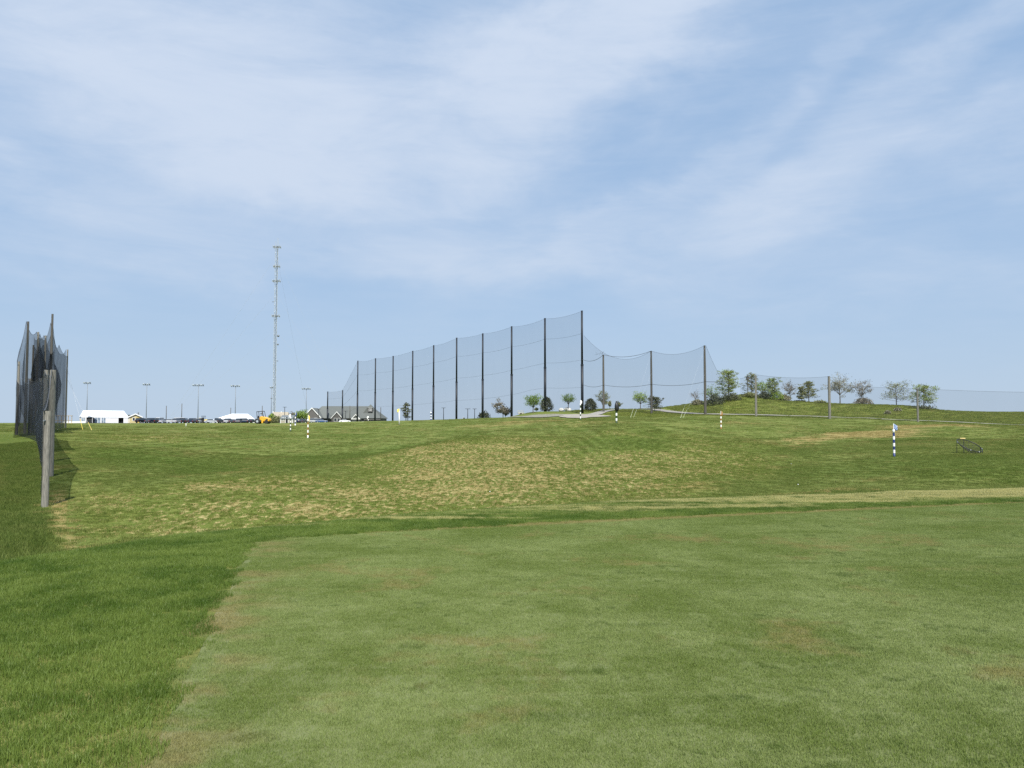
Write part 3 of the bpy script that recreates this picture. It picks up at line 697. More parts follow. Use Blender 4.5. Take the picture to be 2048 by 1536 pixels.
net('cage_net', 'bunched black net hanging in folds at the heart of the left cage', [at(68,100,674), at(80,98,668), at(92,102,676), at(109,98,700)], [at(64,100), at(78,98), at(90,102), at(107,98)], [.6,.5,1.1], N_NEAR, billow=1.3, nx=14, seed=16)
guy(LT[11]+Vector((0,0,-2)), at(166,118), 'yellow sleeved guy wire on the turf nearest the left cage', .012, gm=M_YELR, glen=.16)
guy(LT[11]+Vector((0,0,-4)), at(184,121), 'yellow sleeved guy wire on the turf in front of the long white tent', .012, gm=M_YELR, glen=.14)

# ------------------------------------------------------------------ flag poles
def depth_at(u, row, d0, d1):
    ds = np.linspace(d0, d1, 400); z = ground(xcol(u, ds, row), ds); e = z-zrow(row, ds)
    s = np.where(e[:-1]*e[1:] <= 0)[0]
    return float(ds[s[0]]) if len(s) else float(ds[np.argmin(np.abs(e))])
def flag_pole(u, r, d, bands, cA, cB, cloth, label, rad=.065, cw=.42, ch=.5, plain=None, group='striped target poles', first=0, zt_extra=0, cm2=None):
    p = at(u, d); H = zrow(r, d)-p.z; o = thing('flag_pole', label, 'flag pole', p, group=group)
    m = MB(); hp = H*(.82 if cloth else 1.0)
    for k in range(bands):
        a, b_ = hp*k/bands, hp*(k+1)/bands
        m.tube([(0,0,a-(.2 if k == 0 else 0)),(0,0,b_)], rad, 12, m=(k+first)%2, cap=(k in (0, bands-1)))
    m.build('banded_shaft' if bands > 1 else 'shaft', [cA, cB], o, smooth=True)
    m = MB(); m.tube([(0,0,hp),(0,0,H)], rad*.35, 8); m.build('rod', M_WPAINT, o)
    if cloth:
        m = MB(); n = 7
        V = []
        for i in range(n+1):
            t = i/n
            for j in range(5):
                s = j/4; x = rad*.4+cw*t*(1-.35*s*s); y = .10*math.sin(3.2*t+s*2)*t; z = H-.03-ch*s-.35*ch*t*t
                V.append((x, y, z))
        m.add(V, [(i*5+j, (i+1)*5+j, (i+1)*5+j+1, i*5+j+1) for i in range(n) for j in range(4)])
        if cw == .20 and ch == .95:
            m = MB(); m.tube([(0,0,H+.05),(.02,0,H-.35),(.05,0,H-.75),(.03,0,H-1.0)], [.05,.20,.25,.14], 10)
        if cm2: m.m = [(k//4+k)%2 for k in range(len(m.f))]
        f = m.build('flag', [cloth, cm2] if cm2 else cloth, o, smooth=True); f.modifiers.new('thick', 'SOLIDIFY').thickness = .01
    return o
flag_pole(1787,847,depth_at(1787,913,40,70),8,M_NAVY,M_WPAINT,mat('pale_blue_cloth', (.30,.42,.62), .8, .1, 3),'navy and white banded pole with a chequered flag, beside the practice net on the right',.065,.20,.34,cm2=M_NAVY)
flag_pole(1233,803,82,7,M_GREENP,M_WPAINT,M_BLACK,'dark and white banded pole with a dark furled flag on the middle ridge',.095,.20,.95)
flag_pole(1442,822,depth_at(1442,858,90,130),7,M_OCHRE,M_WPAINT,M_OCHRE,'ochre and white banded pole with an ochre flag below the mound',.10,.22,.5)
flag_pole(616,830,depth_at(616,876,60,140),7,M_OCHRE,M_WPAINT,M_YELR,'ochre and white banded pole with a yellow flag in front of the clubhouse',.10,.20,.75,first=1)
flag_pole(581,828,depth_at(581,863,80,160),8,M_GREENP,M_WPAINT,M_WPAINT,'green and white banded pole with a white flag in front of the small shed',.095,-.32,.42)
flag_pole(590.5,825,165,6,M_NAVY,M_WPAINT,M_NAVY,'small navy and white banded pole right of the shed',.12,.3,.6,first=1)
flag_pole(1161,800,128,8,M_GREENP,M_WPAINT,M_WPAINT,'black and white banded pole with a white flag, beside the tallest black pole',.09,.22,.5)
flag_pole(798.5,817,140,1,M_WPAINT,M_WPAINT,M_YELR,'plain white pole with a yellow flag before the far net',.10,-.45,.55)
flag_pole(862,821,165,6,M_NAVY,M_WPAINT,M_NAVY,'blue and white banded pole just left of a black net pole',.15,.18,.6)
flag_pole(736.5,832,200,4,M_BLACK,M_WPAINT,M_WPAINT,'far small black and white pole in front of the clubhouse roof',.13,-.4,.6)
pp = at(372, 150); o = thing('marker_post', 'tiny white marker post at the edge of the range before the parked cars', 'post', pp)
m = MB(); m.tube([(0,0,-.1),(0,0,.62)], .055, 8); m.build('shaft', M_WPAINT, o, smooth=True); m = MB(); m.tube([(0,0,.62),(0,0,.68)], .07, 8); m.build('cap', M_WPAINT, o)

# ------------------------------------------------------------------ chipping practice net
d = depth_at(1938, 906, 38, 80); c = at(1938, d)
o = thing('chipping_net', 'black round practice chipping net tilted on thin legs on the right turf', 'practice net', c, rz=0); o.scale = (d/44,)*3
def onring(t, k=1.0, sink=0):
    a = Vector((.68*math.cos(t)*k, .60*math.sin(t)*k, 0)); q = Matrix.Rotation(R(15), 3, 'Y')@(Matrix.Rotation(R(30), 3, 'X')@a); return q+Vector((0,0,.42-sink))
m = MB(); m.tube([onring(2*math.pi*i/28) for i in range(29)], .022, 8, cap=False); m.build('ring', M_BLACK, o, smooth=True)
m = MB(); V = []; nr_, na_ = 7, 28
for j in range(nr_+1):
    k = 1-j/nr_*.92; sk = .34*(1-k*k)
    for i in range(na_): V.append(onring(2*math.pi*i/na_, k, sk))
m.add(V, [(j*na_+i, j*na_+(i+1)%na_, (j+1)*na_+(i+1)%na_, (j+1)*na_+i) for j in range(nr_) for i in range(na_)])
m.build('net_bowl', netmat('chipping_net_mesh', .22, (.012,.014,.014)), o, smooth=True)
m = MB()
for i in range(0, 28, 2): m.tube([onring(2*math.pi*i/28, 1-j/7*.92, .34*(1-(1-j/7*.92)**2)) for j in range(8)], .006, 4)
m.build('net_cord', M_BLACK, o)
for t in (math.pi*.93, math.pi*1.25, math.pi*.55, .25, -.5):
    a = onring(t); m = MB(); m.tube([a, Vector((a.x*1.04+.0, a.y*1.04, -.03))], .016, 6); m.build('leg', M_BLACK, o)
m = MB(); m.tube([Vector((.30+.22*math.cos(q*.5), -.35+.12*math.sin(q*.5), .02)) for q in range(8)], .015, 6); m.build('foot_loop', M_BLACK, o)
a = onring(-math.pi*.5+1.0*math.pi, 1.02); m = MB(); m.box(onring(math.pi*.62)+Vector((.07,0,.035)), (.30,.03,.055)); m.build('padded_tag', mat('tan_label', (.62,.48,.20), .7, .1, 4), o, bevel=.01)
for t in (math.pi, math.pi*1.42, -.05, 5.2):
    m = MB(); m.box(onring(t), (.05,.05,.045)); m.build('clip', M_GALV, o, bevel=.008)

# ------------------------------------------------------------------ guyed radio mast
d = 520.0; p = at(548, d); H = zrow(492, d)-p.z; lean = xcol(554, d, 492)-p.x - 2.1
o = thing('radio_mast', 'tall slim grey lattice radio mast held by guy wires', 'radio mast', p)
o.rotation_euler = (0, math.atan2(xcol(554,d,492)-p.x, H), 0)
m = MB(); wd = .92; corners = [(-wd,-wd*.6),(wd,-wd*.6),(0,wd*1.1)]
for cx_, cy_ in corners: m.tube([(cx_,cy_,0),(cx_,cy_,H)], .11, 5)
st = 2.4; nst = int(H/st)
for i in range(nst):
    z = i*H/nst; z2 = (i+1)*H/nst
    for k in range(3):
        a, b_ = corners[k], corners[(k+1)%3]
        m.tube([(*a,z),(*b_,z)], .08, 4, cap=False)
        m.tube([(*a,z),(*b_,z2)] if i%2 else [(*b_,z),(*a,z2)], .075, 4, cap=False)
m.build('lattice', M_GALV, o)
m = MB(); m.tube([(.3,-.3,0),(.3,-.3,H)], .16, 5); m.tube([(-.4,-.4,H*.02),(-.4,-.4,H*.62)], .13, 5); m.build('cable_run', M_GALVD, o)
for row, rr_, nm in ((494,2.5,0),(533,2.1,0),(562,2.5,1),(632,2.5,0)):
    z = zrow(row, d)-p.z; m = MB(); m.tube([(rr_*math.cos(2*math.pi*k/12), rr_*math.sin(2*math.pi*k/12), z) for k in range(13)], .16, 5)
    for k in range(6):
        a = 2*math.pi*k/6; m.tube([(0,0,z),(rr_*math.cos(a), rr_*math.sin(a), z)], .12, 4)
    pf = m.build('platform', M_GALVD, o)
    for k in range(6):
        a = 2*math.pi*(k+.5)/6; q = MB(); q.box((rr_*math.cos(a), rr_*math.sin(a), z+.1), (.35,.35,1.7), rz=a); q.build('panel_antenna', M_GALV, pf)
for (row, sx_, r_) in ((672,1.9,.75),(689,1.7,.6),(604,-2.0,.3),(722,1.7,.35),(834,2.2,.7),(797,-1.9,.5)):
    z = zrow(row, d)-p.z; m = MB(); m.tube([(math.copysign(1.0,sx_),-.6,z),(sx_,-.7,z)], .12, 5); m.tube([(sx_+.15,-.6,z),(sx_+.15,-1.1,z)], [r_,r_*.95], 14); m.build('dish', M_GALVD, o, smooth=True)
for dx, h in ((-.9,3.0),(.1,5.4),(.95,5.0)):
    m = MB(); m.tube([(dx,0,H),(dx,0,H+h)], .10, 5); m.build('whip_antenna', M_GALV, o)
for z0, z1 in ((565,592),(735,760),(765,792)):
    a, b_ = zrow(z1,d)-p.z, zrow(z0,d)-p.z; m = MB(); m.box((0,0,(a+b_)/2), (1.5,1.0,b_-a)); m.build('equipment_cabinet', mat('mast_feed', (.22,.25,.28), .6, .25, .8, stretch=(1,1,5)), o) if False else None
for (row, gx, gy) in ((510,-62,-20),(510,56,-30),(510,8,60),(585,-62,-20),(585,56,-30),(660,-62,-20),(660,56,-30),(735,-40,-12),(735,36,-18)):
    z = zrow(row, d)-p.z; m = MB(); m.tube([(0,0,z),(gx,gy,-.5)], .028, 4, cap=False); m.build('guy_wire', M_WIRE, o)

# ------------------------------------------------------------------ floodlight masts
FG = 'sports floodlights behind the car park'
for (u, r, n, d, lb) in ((174,766,4,420,'leftmost sports floodlight, four lamps, rising behind the long white tent'),(293,769,4,420,'sports floodlight with four lamps above the parked cars, second from the left'),(396.5,770.5,6,420,'sports floodlight with six lamps above the yellow loader'),
                        (471,772,5,430,'sports floodlight with five lamps above the low white tent'),(543,775,2,480,'faint sports floodlight half hidden beside the radio mast'),(613,777.5,5,450,'sports floodlight left of the clubhouse gable')):
    p = at(u-1, d); H = zrow(r, d)-p.z; o = thing('floodlight', lb, 'floodlight', p, group=FG)
    m = MB(); m.tube([(0,0,-.3),(0,0,H*.5),(0,0,H)], [.22,.17,.12], 8); m.build('mast', M_GALVD, o, smooth=True)
    wdt = n*1.05; m = MB(); m.box((0,0,H-.4), (wdt-.4,.14,.16)); m.build('crossbar', M_GALVD, o)
    for k in range(n):
        x = (k-(n-1)/2)*1.05; q = MB(); q.tube([(x,0,H-.3),(x,-.25,H+.25)], .07, 5); q.tube([(x,-.2,H+.35),(x,-.75,H+.1)], [.20,.40], 10); q.build('lamp', M_GALVD if k%2 else M_GALV, o, smooth=True)

# ------------------------------------------------------------------ thin lamp and utility posts on the lot
SG_ = 'thin dark posts round the clubhouse and car park'
for (u, r, d, hd, lb) in ((332,812,330,0,'thin dark post rising behind the parked cars, left of two'),(363,807.5,335,0,'taller thin dark post behind the parked cars, right of two'),(461,816,360,0,'thin dark post above the low white tent'),
        (524,812,340,0,'thin dark post rising behind the yellow roller'),(569,814.5,330,1,'dark lamp post behind the small shed'),(637,818.5,330,1,'lamp post in front of the big left gable of the clubhouse'),(691,822.5,325,1,'short lamp post before the middle of the clubhouse roof'),
        (699.5,812,330,0,'thin tall post before the middle of the clubhouse roof'),(761.3,815,330,0,'thin post at the right end of the clubhouse'),(815.5,809.5,300,1,'lamp post rising above the thin pine'),(887,816,310,1,'lone lamp post seen through the long net, middle'),(935.4,818,300,2,'lamp post with a wide flat head, seen through the net'),(949.2,818,300,1,'lamp post just left of the dark low shrub behind the net')):
    p = at(u, d); H = zrow(r, d)-p.z; o = thing('lamp_post' if hd else 'utility_post', lb, 'lamp post' if hd else 'post', p, group=SG_)
    m = MB(); rad_ = .17 if hd == 0 else .14
    m.tube([(0,0,-.3),(0,0,H)], [rad_,rad_*.8], 8); m.build('shaft', M_WOODD if hd == 0 else M_STEEL, o, smooth=True)
    if hd: m = MB(); m.box((0,0,H+.06), (1.5 if hd == 1 else 2.0,.5,.14)); m.build('lamp_head', M_STEEL, o, bevel=.03)
    else: m = MB(); m.tube([(0,0,H),(0,0,H+.1)], rad_*.9, 8); m.build('cap', M_GALVD, o)

# a few stray range balls
for u, v, d0, lb in ((1594,971,24,'white range ball lying just beyond the dry bank on the right'),(1581,929,45,'white range ball on the turf left of the navy banded pole'),(1420,898,60,'white range ball on the right flank of the middle ridge'),(980,985,30,'white range ball lying low on the worn slope')):
    d = depth_at(u, v, d0*.7, d0*1.6); p = at(u, d); m = MB(); V = []; r_ = .0215
    for a in range(1, 8):
        for b_ in range(12): V.append((r_*math.sin(math.pi*a/8)*math.cos(2*math.pi*b_/12), r_*math.sin(math.pi*a/8)*math.sin(2*math.pi*b_/12), .045+r_*math.cos(math.pi*a/8)))
    m.add(V, [(a*12+b_, (a+1)*12+b_, (a+1)*12+(b_+1)%12, a*12+(b_+1)%12) for a in range(6) for b_ in range(12)]+[tuple(range(12))[::1], tuple(range(83,71,-1))])
    o = m.build('golf_ball', M_WPAINT, smooth=True, loc=p); tag(o, lb, 'golf ball', 'stray range balls')
# ------------------------------------------------------------------ laid surfaces: path, gravel, car park
def gravelmat(name, c, sc=6, grass=.0):
    m, nt, b, out = newmat(name); P = pos(nt); n = noise(nt, P, sc, 4, .7); n2 = noise(nt, P, .8, 4, .6)
    k = mixc(nt, (n*.5+n2*.5).ramp(.38,.62), tuple(q*.72 for q in c), tuple(min(1,q*1.25) for q in c))
    if grass: k = mixc(nt, n2.ramp(.52,.62)*grass, k, (.09,.12,.035))
    nt.links.new(k, b.inputs['Base Color']); b.inputs['Roughness'].default_value = .9; return m
def strip(name, pts, width, m, lift=.05, sub=10):
    P_ = [Vector((xcol(u, d), d, 0)) for u, d in pts]; q = []
    for a, b_ in zip(P_, P_[1:]):
        for i in range(sub): q.append(a.lerp(b_, i/sub))
    q.append(P_[-1]); V = []; nw = 4
    for i, p in enumerate(q):
        t = (q[min(i+1,len(q)-1)]-q[max(i-1,0)]).normalized(); n = Vector((-t.y, t.x, 0)); w_ = width if not callable(width) else width(i/len(q))
        for k in range(nw+1):
            s = p+n*w_*(k/nw-.5); V.append((s.x, s.y, gz(s.x, s.y)+lift))
    mb = MB(); mb.add(V, [(i*(nw+1)+k, i*(nw+1)+k+1, (i+1)*(nw+1)+k+1, (i+1)*(nw+1)+k) for i in range(len(q)-1) for k in range(nw)])
    return kind(mb.build(name, m, smooth=True), 'structure')
PM = gravelmat('path_gravel', (.30,.28,.25), 5, .35); GM = gravelmat('grey_gravel', (.32,.29,.24), 3, .45); GM2 = gravelmat('weedy_gravel', (.24,.22,.18), 3, .85)
strip('path', [(1322,190),(1345,184),(1372,180),(1405,175),(1450,172),(1512,170),(1570,167),(1629,164.5),(1700,161.5),(1770,157.5),(1853,153.5),(1950,149),(2048,146.5),(2200,145),(2500,144)], 2.8, PM, .16, 14)
strip('service_path', [(1172,168),(1188,176),(1200,186),(1216,196),(1240,203),(1275,206),(1310,200),(1322,190.5)], 2.8, PM, .13, 10)
def patch(name, cu_, cd_, ru, rd, m, seed, lift=.11, n=40):
    """irregular rounded spread of gravel laid on the slope"""
    g = random.Random(seed); ph = [g.uniform(0,6) for _ in range(4)]; V = [(xcol(cu_,cd_), cd_, gz(xcol(cu_,cd_),cd_)+lift)]; rings = 12
    for j in range(1, rings+1):
        for i in range(n):
            t = 2*math.pi*i/n; k = (1+.14*math.sin(3*t+ph[0])+.09*math.sin(5*t+ph[1])+.05*math.sin(9*t+ph[2]))*j/rings
            d = cd_+rd*k*math.sin(t); x = xcol(cu_+ru*k*math.cos(t), d); V.append((x, d, gz(x,d)+lift))
    f = [(0, 1+i, 1+(i+1)%n) for i in range(n)]+[(1+(j-1)*n+i, 1+j*n+i, 1+j*n+(i+1)%n, 1+(j-1)*n+(i+1)%n) for j in range(1, rings) for i in range(n)]
    mb = MB(); mb.add(V, f); return kind(mb.build(name, m, smooth=True), 'structure')
patch('gravel', 1165, 162, 48, 15, GM, 3, .12)
patch('gravel_bank', 1085, 178, 60, 17, GM2, 6, .10)
AS = gravelmat('asphalt', (.06,.06,.06), 4)
strip('parking_lot', [(60,292),(200,290),(350,290),(500,292),(600,296)], 38, AS, .06, 8)

# ------------------------------------------------------------------ marquees
def marquee(u0, u1, d, r_eave, r_ridge, ridge0, ridge1, depth, label, front):
    x0, x1 = xcol(u0,d), xcol(u1,d); cx = (x0+x1)/2; zg = gz(cx, d); va = math.atan(-cx/d); th = va+R(6); L = (x1-x0)*math.cos(va)*.97; o = thing('marquee', label, 'tent', (cx,d,zg), th)
    he, hr = zrow(r_eave,d)-zg, zrow(r_ridge,d)-zg; a, b_ = (xcol(ridge0,d)-cx)*math.cos(va), (xcol(ridge1,d)-cx)*math.cos(va); D = depth; e = .12
    m = MB(); m.add([(-L/2-e,-e,he),(L/2+e,-e,he),(L/2+e,D+e,he),(-L/2-e,D+e,he),(a,D/2,hr),(b_,D/2,hr)], [(0,1,5,4),(1,2,5),(2,3,4,5),(3,0,4)])
    rf = m.build('roof', M_WHITE, o)
    m = MB(); m.add([(-L/2-e,-e-.02,he-.32),(L/2+e,-e-.02,he-.32),(L/2+e,-e-.02,he),(-L/2-e,-e-.02,he)], [(0,1,2,3)]); m.build('valance', M_WHITE, rf)
    m = MB(); m.box((0,D-.05,he/2), (L,.06,he)); m.build('back_wall', M_WALLW, o)
    for s in (-1, 1): m = MB(); m.box((s*(L/2-.04), D/2, he/2), (.06,D-.2,he-.02)); m.build('end_wall', M_WALLW, o)
    for f0, f1, what in front:
        xa, xb = -L/2+f0*L, -L/2+f1*L
        if what == 'wall': m = MB(); m.box(((xa+xb)/2, 0, he/2), (xb-xa,.06,he-.01)); m.build('wall_panel', M_WALLW, o)
        elif what == 'window':
            m = MB(); m.box(((xa+xb)/2, 0, he*.47), (xb-xa-.1,.04,he*.9)); w_ = m.build('window', mat('clear_vinyl', (.23,.29,.36), .2, .4, 1.2), o)
            for k in range(3): q = MB(); q.box((xa+(xb-xa)*k/2, -.05, he/2), (.10,.08,he-.02)); q.build('frame', M_TRIM, w_)
        elif what == 'post': m = MB(); m.box(((xa+xb)/2, -.02, he/2), (.14,.12,he)); m.build('post', M_TRIM, o)
    m = MB(); m.box((0, D/2, .04), (L-.3, D-.3, .06)); m.build('floor_deck', M_DARK, o)
    return o
marquee(162, 258, 288, 833.5, 821, 168, 250.5, 9, 'long white peaked marquee with windows and dark openings at the left of the lot',
   [(.0,.07,'window'),(.07,.10,'wall'),(.245,.27,'post'),(.27,.40,'window'),(.40,.42,'wall'),(.42,.51,'window'),(.51,.79,'wall'),(.90,1.0,'wall')])
marquee(424, 514, 352, 840.5, 827.3, 466, 499, 12, 'low white marquee with wide sloping roof behind the parked cars', [(0,.12,'wall'),(.2,.22,'post'),(.4,.42,'post'),(.6,.62,'post'),(.8,.82,'post'),(.9,1,'wall')])
# porch in front of the long marquee
p = at(177.5, 283); o = thing('awning_frame', 'small flat white awning in front of the left end of the long marquee', 'awning', p)
zt = zrow(829.5,283)-p.z
for s in (-1.25, 1.25):
    m = MB(); m.box((s,0,zt/2), (.10,.10,zt)); m.build('post', M_TRIM, o)
m = MB(); m.box((0,1.0,zt+.04), (2.75,2.2,.08)); m.build('canopy', M_WALLW, o); m = MB(); m.box((0,1.3,.75), (2.2,1.4,1.5)); m.build('stacked_goods', M_DARK, o, bevel=.2)

# ------------------------------------------------------------------ houses
def gable(mb, cx, y0, w_, h0, h1, D, m=0):
    """wall-with-gable prism: width w_, eaves h0, apex h1, running back D"""
    mb.prism([(cx-w_/2,0),(cx+w_/2,0),(cx+w_/2,h0),(cx,h1),(cx-w_/2,h0)], y0, y0+D, 'y', m)
def gable_roof(cx, y0, w_, h0, h1, D, over=.35, th=.16, m=None, parent=None, name='roof'):
    mb = MB(); sl_ = (h1-h0)/(w_/2)
    for s in (-1, 1):
        a = (cx+s*(w_/2+over), h0-over*sl_+.02); b_ = (cx, h1+.02)
        pr = [a, b_, (b_[0], b_[1]+th), (a[0], a[1]+th)]; mb.prism(pr if s < 0 else pr[::-1], y0-over, y0+D, 'y')
    return mb.build(name, m or M_ROOF, parent)
def bargeboard(cx, y, w_, h0, h1, parent, over=.35, t=.28):
    for s in (-1, 1):
        sl_ = (h1-h0)/(w_/2); a = (cx+s*(w_/2+over), h0-over*sl_); b_ = (cx, h1); mb = MB(); pr = [(a[0],a[1]-t*.4),(b_[0],b_[1]-t*.4),(b_[0],b_[1]+t),(a[0],a[1]+t)]
        mb.prism(pr if s < 0 else pr[::-1], y-over-.08, y-over-.005, 'y'); mb.build('bargeboard', M_TRIM, parent)
def window(cx, y, z, w_, h, parent):
    m = MB(); m.box((cx, y-.03, z), (w_,.05,h)); g = m.build('window', M_GLASS, parent)
    f = MB()
    for a, b_ in (((cx-w_/2-.06, y-.04, z),(.12,.09,h+.24)),((cx+w_/2+.06, y-.04, z),(.12,.09,h+.24)),((cx,y-.04,z+h/2+.06),(w_,.09,.12)),((cx,y-.04,z-h/2-.06),(w_,.09,.12))): f.box(a, b_)
    f.build('frame', M_TRIM, g); return g
# small gabled house beside the marquee
d = 300; p = at(270.5, d); o = thing('gable_cottage', 'small ochre gabled cottage with white trim beside the long marquee', 'house', p, R(24))
zz = lambda r: zrow(r, d)-p.z
w_ = 4.3; m = MB(); gable(m, 0, 0, w_, zz(834), zz(828.5), 8); m.build('wall', M_YELW, o)
gable_roof(0, 0, w_, zz(834), zz(828.5), 8, .35, parent=o); bargeboard(0, 0, w_, zz(834), zz(828.5), o)
for s in (-1, 1): m = MB(); m.box((s*w_/2, -.04, zz(834)/2), (.3,.14,zz(834))); m.build('corner_board', M_TRIM, o)
window(-.55, 0, 1.5, .7, 1.1, o)
m = MB(); m.box((.8,-.04,1.1), (.8,.06,2.1)); m.build('door', mat('ochre_door', (.45,.33,.06), .6, .1, 3), o)
m = MB(); m.box((.9,3.5,zz(828.5)+.3), (.5,.5,.9)); m.build('chimney', M_GALVD, o)
m = MB(); m.box((-3.2,3.0,zz(836)/2), (2.4,4,zz(836))); ell = m.build('side_wing', M_YELW, o); m = MB(); m.prism([(-4.6,zz(836)),(-1.9,zz(836)),(-1.9,zz(829.5)),(-2.6,zz(829.5))], .8, 5.2, 'y'); m.build('wing_roof', M_ROOF, o)
# wide tan roofed house behind the shed
d = 372; p = at(556, d); zz = lambda r: zrow(r, d)-p.z; o = thing('tan_roof_house', 'long low house with a tan shingle roof behind the bushes and shed', 'house', p)
m = MB(); m.box((0,4,zz(836)/2), (8.8,8,zz(836))); m.build('wall', M_SHINGL, o)
m = MB(); x0, x1 = xcol(538,d)-p.x, xcol(576,d)-p.x; r0, r1 = xcol(541,d)-p.x, xcol(571.5,d)-p.x
m.add([(x0,-.3,zz(836)),(x1,-.3,zz(836)),(x1,8.3,zz(836)),(x0,8.3,zz(836)),(r0,4,zz(823.8)),(r1,4,zz(823.8))], [(0,1,5,4),(1,2,5),(2,3,4,5),(3,0,4),(3,2,1,0)]); rf = m.build('roof', M_TANROOF, o)
for x in (r0, (r0+r1)/2+.3): m = MB(); m.box((x,4,zz(823.8)+.05), (.42,.42,.5)); m.build('roof_vent', M_TRIM, rf)
for k in range(4): window(-3.2+k*2.1, 0, 1.4, .8, 1.1, o)
# shed
d = 262; p = at(573, d); zz = lambda r: zrow(r, d)-p.z; o = thing('garden_shed', 'small grey shingled shed with white corner boards, dark door and two windows', 'shed', p, rz=R(-14))
W2 = 4.3; he = zz(836.6); hr = zz(831.0)
m = MB(); m.prism([(0,-.3),(2.6,-.3),(2.6,he),(1.3,hr),(0,he)], -W2/2, W2/2, 'x'); m.build('wall', M_SHINGL, o)
m = MB()
for pr in ([(-.25,he-.2),(1.3,hr),(1.3,hr+.12),(-.25,he-.08)], [(2.85,he-.08),(1.3,hr+.12),(1.3,hr),(2.85,he-.2)]): m.prism(pr, -W2/2-.2, W2/2+.2, 'x')
m.build('roof', mat('slate_roof', (.13,.15,.16), .8, .12, 5), o)
m = MB(); m.box((0,-.05,he-.16), (W2+.1,.08,.22)); m.build('fascia', M_TRIM, o)
for x in (-W2/2, W2/2): m = MB(); m.box((x,-.03,he/2-.1), (.2,.2,he)); m.build('corner_board', M_TRIM, o)
m = MB(); m.box((.12,-.04,.95), (.8,.06,1.9)); dr = m.build('door', M_DARK, o)
for x in (-.38,.62): m = MB(); m.box((x,-.06,.98), (.16,.1,1.96)); m.build('door_frame', M_TRIM, dr)
window(-1.35, 0, 1.35, .5, .8, o); window(1.4, 0, 1.35, .5, .8, o)
# clubhouse
d = 356; p = at(688, d); zz = lambda r, dd=d: zrow(r, dd)-p.z; xx = lambda u: xcol(u, d)-p.x
o = thing('clubhouse', 'large grey shingled clubhouse with a long roof, white edged gables and a small roof tower', 'clubhouse', p)
he, hr = zz(836.5), zz(812.3, d+9)
m = MB(); m.box((xx(690), 9, he/2-.5), (xx(762)-xx(616)-1, 17, he+1)); m.build('wall', M_SHING, o)
m = MB(); x0, x1 = xx(614), xx(763.5); a, b_ = xx(634), xx(736)
m.add([(x0,-.6,he),(x1,-.6,he),(x1,18.6,he),(x0,18.6,he),(a,9,hr),(b_,9,hr)], [(0,1,5,4),(1,2,5),(2,3,4,5),(3,0,4),(3,2,1,0)]); m.build('roof', M_ROOF, o)
def cross_gable(u0, u1, ua_, r_e, r_a, y, D, wm, nm='gable_front'):
    cx, w_ = (xx(u0)+xx(u1))/2, xx(u1)-xx(u0); h0, h1 = zz(r_e, d+y), zz(r_a, d+y); m = MB(); gable(m, cx, y, w_, h0, h1, D); g_ = m.build(nm, wm, o)
    gable_roof(cx, y, w_, h0, h1, D, .3, parent=g_); bargeboard(cx, y, w_, h0, h1, g_, .3, .34); return g_, cx
g1, c1 = cross_gable(611.5, 646, 628.6, 835.0, 816.4, -4.5, 11, M_SHING)
g2, c2 = cross_gable(665.5, 686.5, 675.6, 836, 824.2, -2.5, 9, M_SHING)
g3, c3 = cross_gable(707, 722, 714, 837.5, 829.5, -3.5, 8, M_ROOF)
m = MB(); m.box((c3,-3.85,zz(837.8,352)), (xx(722.5)-xx(706.5)+.3,.16,.42)); m.build('fascia', M_TRIM, g3)
g4, c4 = cross_gable(610.5, 627.5, 619, 840, 831.5, -7.5, 8, M_SHINGL)
for g_, c_, y_ in ((g1, c1+1.6, -4.5),(g1, c1+3.2, -4.5),(g2, c2-.7, -2.5),(g2, c2+.9, -2.5),(g4, c4-.7, -7.5),(g4, c4+.8, -7.5)): window(c_, y_, 1.5, .9, 1.4, g_)
for k in range(4): window(xx(726)+k*1.9, .5, 1.5, 1.0, 1.2, o)
m = MB(); m.box((xx(745),-.2,zz(839)), (xx(762)-xx(728),.2,.5)); m.build('porch_beam', M_SHING, o)
# shoulder roof left of ridge, dormer tower
g5 = MB(); gable(g5, xx(731), 3.4, xx(739.5)-xx(724), zz(826,360), zz(815,360), 7); t5 = g5.build('dormer', M_ROOF, o)
cx = xx(737.8); b0, b1, b2 = zz(824,d+4), zz(815.3,d+4), zz(808.6,d+4)
m = MB(); m.box((cx,4,(b0+b1)/2), (2.0,2.0,b1-b0)); tw = m.build('roof_tower', M_SHING, o)
m = MB(); e = 1.22; m.add([(cx-e,4-e,b1+.1),(cx+e,4-e,b1+.1),(cx+e,4+e,b1+.1),(cx-e,4+e,b1+.1),(cx,4,b2)], [(0,1,4),(1,2,4),(2,3,4),(3,0,4),(3,2,1,0)]); m.build('tower_roof', M_ROOF, tw)
m = MB(); m.box((cx,2.94,b1-.02), (2.2,.12,.24)); m.build('fascia', M_TRIM, tw); window(cx-.35, 3.0, b1-1.0, .35, .7, tw); window(cx+.4, 3.0, b1-1.0, .35, .7, tw)
# low wall and porch posts at the left
p2 = at(602, 325); o = thing('low_porch', 'low pale porch with white posts left of the clubhouse', 'porch', p2); zp = zrow(840.5,325)-p2.z
m = MB(); m.box((0,0,zp), (7.2,2.2,.22)); m.build('roof', M_SHINGL, o); m = MB(); m.box((0,1.0,zp/2), (7.0,.1,zp)); m.build('wall', M_SHINGL, o)
for k in range(6): m = MB(); m.box((-3.4+k*1.36,-1,zp/2), (.22,.22,zp)); m.build('post', M_TRIM, o)

